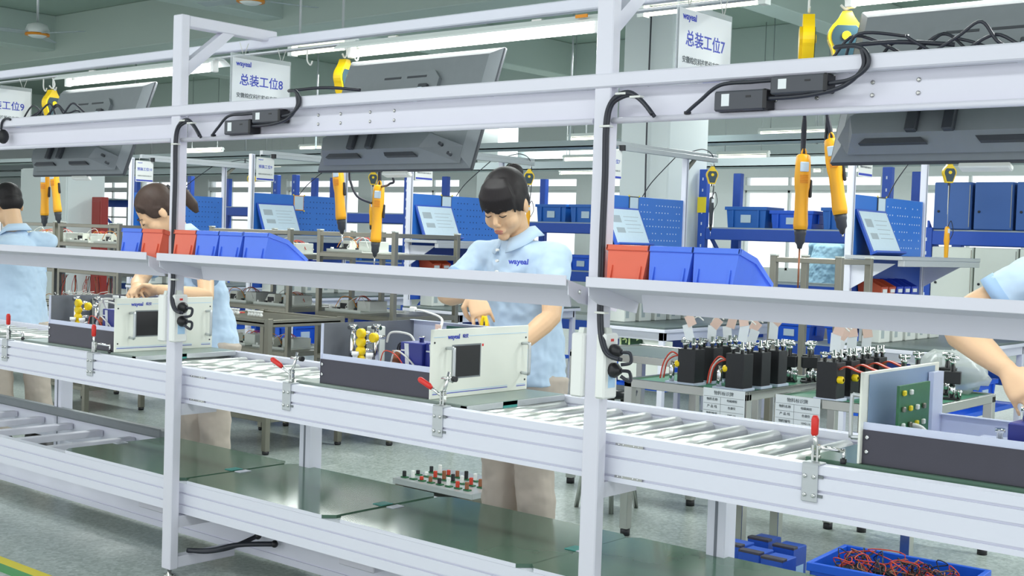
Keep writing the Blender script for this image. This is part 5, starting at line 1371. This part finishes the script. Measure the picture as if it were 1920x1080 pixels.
    if hair == 'bun':
        m.ell(h(0, -.125, .07), (.036, .034, .036), 14, 10, HF); m.tube([h(0, -.1, .06), h(0, -.13, .07)], [.03, .03], 12)
        rnd = random.Random(2)
        for q in range(19):
            a = R(-72) + R(144) * q / 18; x = math.sin(a)
            r_ = .0105
            m.tube([h(x * .03, .02, .118), h(x * .05, .03 + .032 * math.cos(a), .098), h(x * .067, .035 + .050 * math.cos(a), .065), h(x * .071 + rnd.uniform(-.003, .003), .036 + .062 * math.cos(a), .024 - rnd.random() * .012 - (.015 if abs(x) > .9 else 0))], [.010, .0105, .0095, .004], 8)
    elif hair == 'tail':
        m.tube([h(0, -.10, .045), h(0, -.135, .03), h(0, -.155, -.02), h(.0, -.15, -.09), h(0, -.14, -.13)], [.026, .024, .03, .027, .010], 12)
        for s in (-1, 1): m.tube([h(s * .006, .05, .098), h(s * .04, .048, .082), h(s * .066, .025, .045), h(s * .072, -.02, .015)], [.008, .014, .014, .014], 10)
    remesh(m.build('hair', hair_mat, t), .005, 2)
    if hair == 'tail':
        MB_ = MB(); MB_.xf = T @ Matrix.Translation(h(0, -.122, .038)) @ HF.to_4x4(); MB_.lathe([(.03, -.008), (.03, .008)], (0, 0, 0), 'y', 12)
        MB_.build('hair_tie', 'black', t)
    return t
# the woman with the dark fringe, middle station
person('woman with dark fringe and bun in a light blue polo shirt, at work', dict(
    head=(.965, .80, 1.437), f=(.20, -.78, -.50), u=(.1, -.45, .82), neck=(.975, .875, 1.318), chest=(.975, .905, 1.16), pelvis=(.975, .93, .84), body_f=(-.12, -1, 0), k=.98,
    shL=(1.135, .895, 1.25), shR=(.805, .865, 1.248), elL=(1.20, .80, 1.035), elR=(.735, .74, 1.085), wrL=(1.165, .61, .905), wrR=(.985, .62, 1.112), sleeve=.62,
    handL=((0, -.7, -.7), (-.7, -.5, .3), (-1, 0, 0), (.4, .5, .4)), handR=((.52, -.12, -.80), (-.55, .60, -.40), (-.3, -.8, 0), (.22, .45, .40), .6),
    hipL=(1.065, .94, .80), hipR=(.885, .93, .80), knL=(1.05, .92, .46), knR=(.885, .91, .46), ankL=(1.05, .95, .08), ankR=(.88, .94, .08)), .0036)
t = thing('cutting_pliers', 'small yellow pliers held in the hand of the woman with dark fringe', 'pliers', (1.055, .60, 1.003))
for s in (-1, 1):
    MB().tube([(s * .004, 0, .03), (s * .012, 0, .0), (s * .006, 0, -.045)], [.006, .0065, .005], 8, 4).build('grip', 'yellow', t)
MB().tube([(-.004, 0, -.045), (0, 0, -.06), (0, 0, -.075)], [.007, .006, .002], 8).build('jaw', 'steel', t)
# the woman with the ponytail, far station
person('woman with brown ponytail bending over the far chassis, beside the far post', dict(
    head=(-1.265, .80, 1.385), f=(-.35, -.62, -.70), u=(-.25, -.60, .70), neck=(-1.20, .885, 1.285), chest=(-1.10, .92, 1.11), pelvis=(-1.02, .95, .80), body_f=(-.25, -1, 0), k=.95,
    shL=(-1.02, .90, 1.21), shR=(-1.32, .86, 1.215), elL=(-.80, .76, 1.0), elR=(-1.22, .68, 1.05), wrL=(-.88, .55, 1.03), wrR=(-1.03, .54, 1.035), sleeve=.6,
    handL=((-.95, -.15, -.1), (0, -.5, -.6), (0, -.6, .6), (.4, .7, .5), .7), handR=((.8, -.45, -.2), (.2, .3, -.7), (.2, -.7, .5), (.4, .7, .5), .7),
    hipL=(-.93, .95, .77), hipR=(-1.11, .94, .77), knL=(-.95, .93, .44), knR=(-1.10, .93, .44), ankL=(-.95, .96, .08), ankR=(-1.11, .95, .08)), .0055, 'tail', hair_mat='hair_brown')
# the man at the left edge
person('man with short dark hair seen from behind, cut by the left picture edge', dict(
    head=(-3.06, .98, 1.41), f=(-.85, .05, -.45), u=(-.4, 0, .85), neck=(-2.99, .99, 1.27), chest=(-2.96, 1.0, 1.09), pelvis=(-2.93, 1.0, .76), body_f=(-.8, -.5, 0), k=1.06,
    shL=(-3.08, .86, 1.20), shR=(-2.90, 1.15, 1.20), elL=(-3.22, .74, .96), elR=(-3.05, 1.1, .93), wrL=(-3.42, .62, .93), wrR=(-3.27, .95, .92), sleeve=.62,
    handL=((-1, -.1, -.2), (0, 0, -1), (0, 1, 0)), handR=((-1, -.2, -.1), (0, 0, -1), (0, -1, 0)),
    hipL=(-2.99, .92, .73), hipR=(-2.88, 1.08, .73), knL=(-2.98, .90, .42), knR=(-2.87, 1.08, .42), ankL=(-2.95, .92, .08), ankR=(-2.84, 1.10, .08)), .0065, 'short', face=False, logo=False)
# the worker at the right edge
person('worker in light blue shirt reaching in from the right picture edge', dict(
    head=(3.14, .80, 1.50), f=(-.1, -.9, -.45), u=(0, -.4, .9), neck=(3.13, .875, 1.375), chest=(3.12, .91, 1.21), pelvis=(3.10, .95, .87), body_f=(-.1, -1, 0), k=1.08,
    shL=(3.31, .89, 1.315), shR=(2.93, .88, 1.31), elL=(3.40, .76, 1.06), arm=1.25, elR=(2.655, .80, 1.11), wrL=(3.2, .55, .98), wrR=(2.875, .63, 1.005), sleeve=.60,
    handL=((-.7, -.6, -.3), (0, 0, -1), (0, -1, 0)), handR=((.65, -.45, -.6), (.2, .5, -.5), (.6, -.6, 0), (.4, .6, .4), .7),
    hipL=(3.20, .96, .84), hipR=(3.00, .95, .84), knL=(3.18, .94, .47), knR=(3.0, .94, .47), ankL=(3.18, .96, .08), ankR=(3.0, .96, .08)), .006, 'short', face=True, logo=False)
# somebody far back between the racks
person('distant worker in teal shirt seen from behind below the blue rack beam', dict(
    head=(-1.36, 8.5, 1.53), f=(.3, .8, -.45), u=(.1, .4, .85), neck=(-1.4, 8.43, 1.42), chest=(-1.42, 8.4, 1.22), pelvis=(-1.45, 8.35, .88), body_f=(.25, 1, 0), k=1.1,
    shL=(-1.6, 8.45, 1.35), shR=(-1.2, 8.38, 1.35), elL=(-1.66, 8.6, 1.1), elR=(-1.12, 8.55, 1.1), wrL=(-1.55, 8.8, 1.05), wrR=(-1.2, 8.8, 1.05), sleeve=.62,
    hipL=(-1.54, 8.35, .85), hipR=(-1.36, 8.33, .85), knL=(-1.54, 8.38, .47), knR=(-1.36, 8.36, .47), ankL=(-1.54, 8.35, .08), ankR=(-1.36, 8.33, .08)), .012, 'short', shirt='shirt_teal', face=False, logo=False)
# ---------------------------------------------------------------- lettering becomes meshes
bpy.context.view_layer.update()
dg = bpy.context.evaluated_depsgraph_get()
for o in [o for o in COL.objects if o.type == 'FONT']:
    me = bpy.data.meshes.new_from_object(o.evaluated_get(dg))
    n = bpy.data.objects.new('lettering', me); nm = o.name.split('.')[0]; par = o.parent; loc, rot, sca = o.location.copy(), o.rotation_euler.copy(), o.scale.copy()
    bpy.data.objects.remove(o); n.name = nm; COL.objects.link(n); n.parent = par; n.location = loc; n.rotation_euler = rot; n.scale = sca
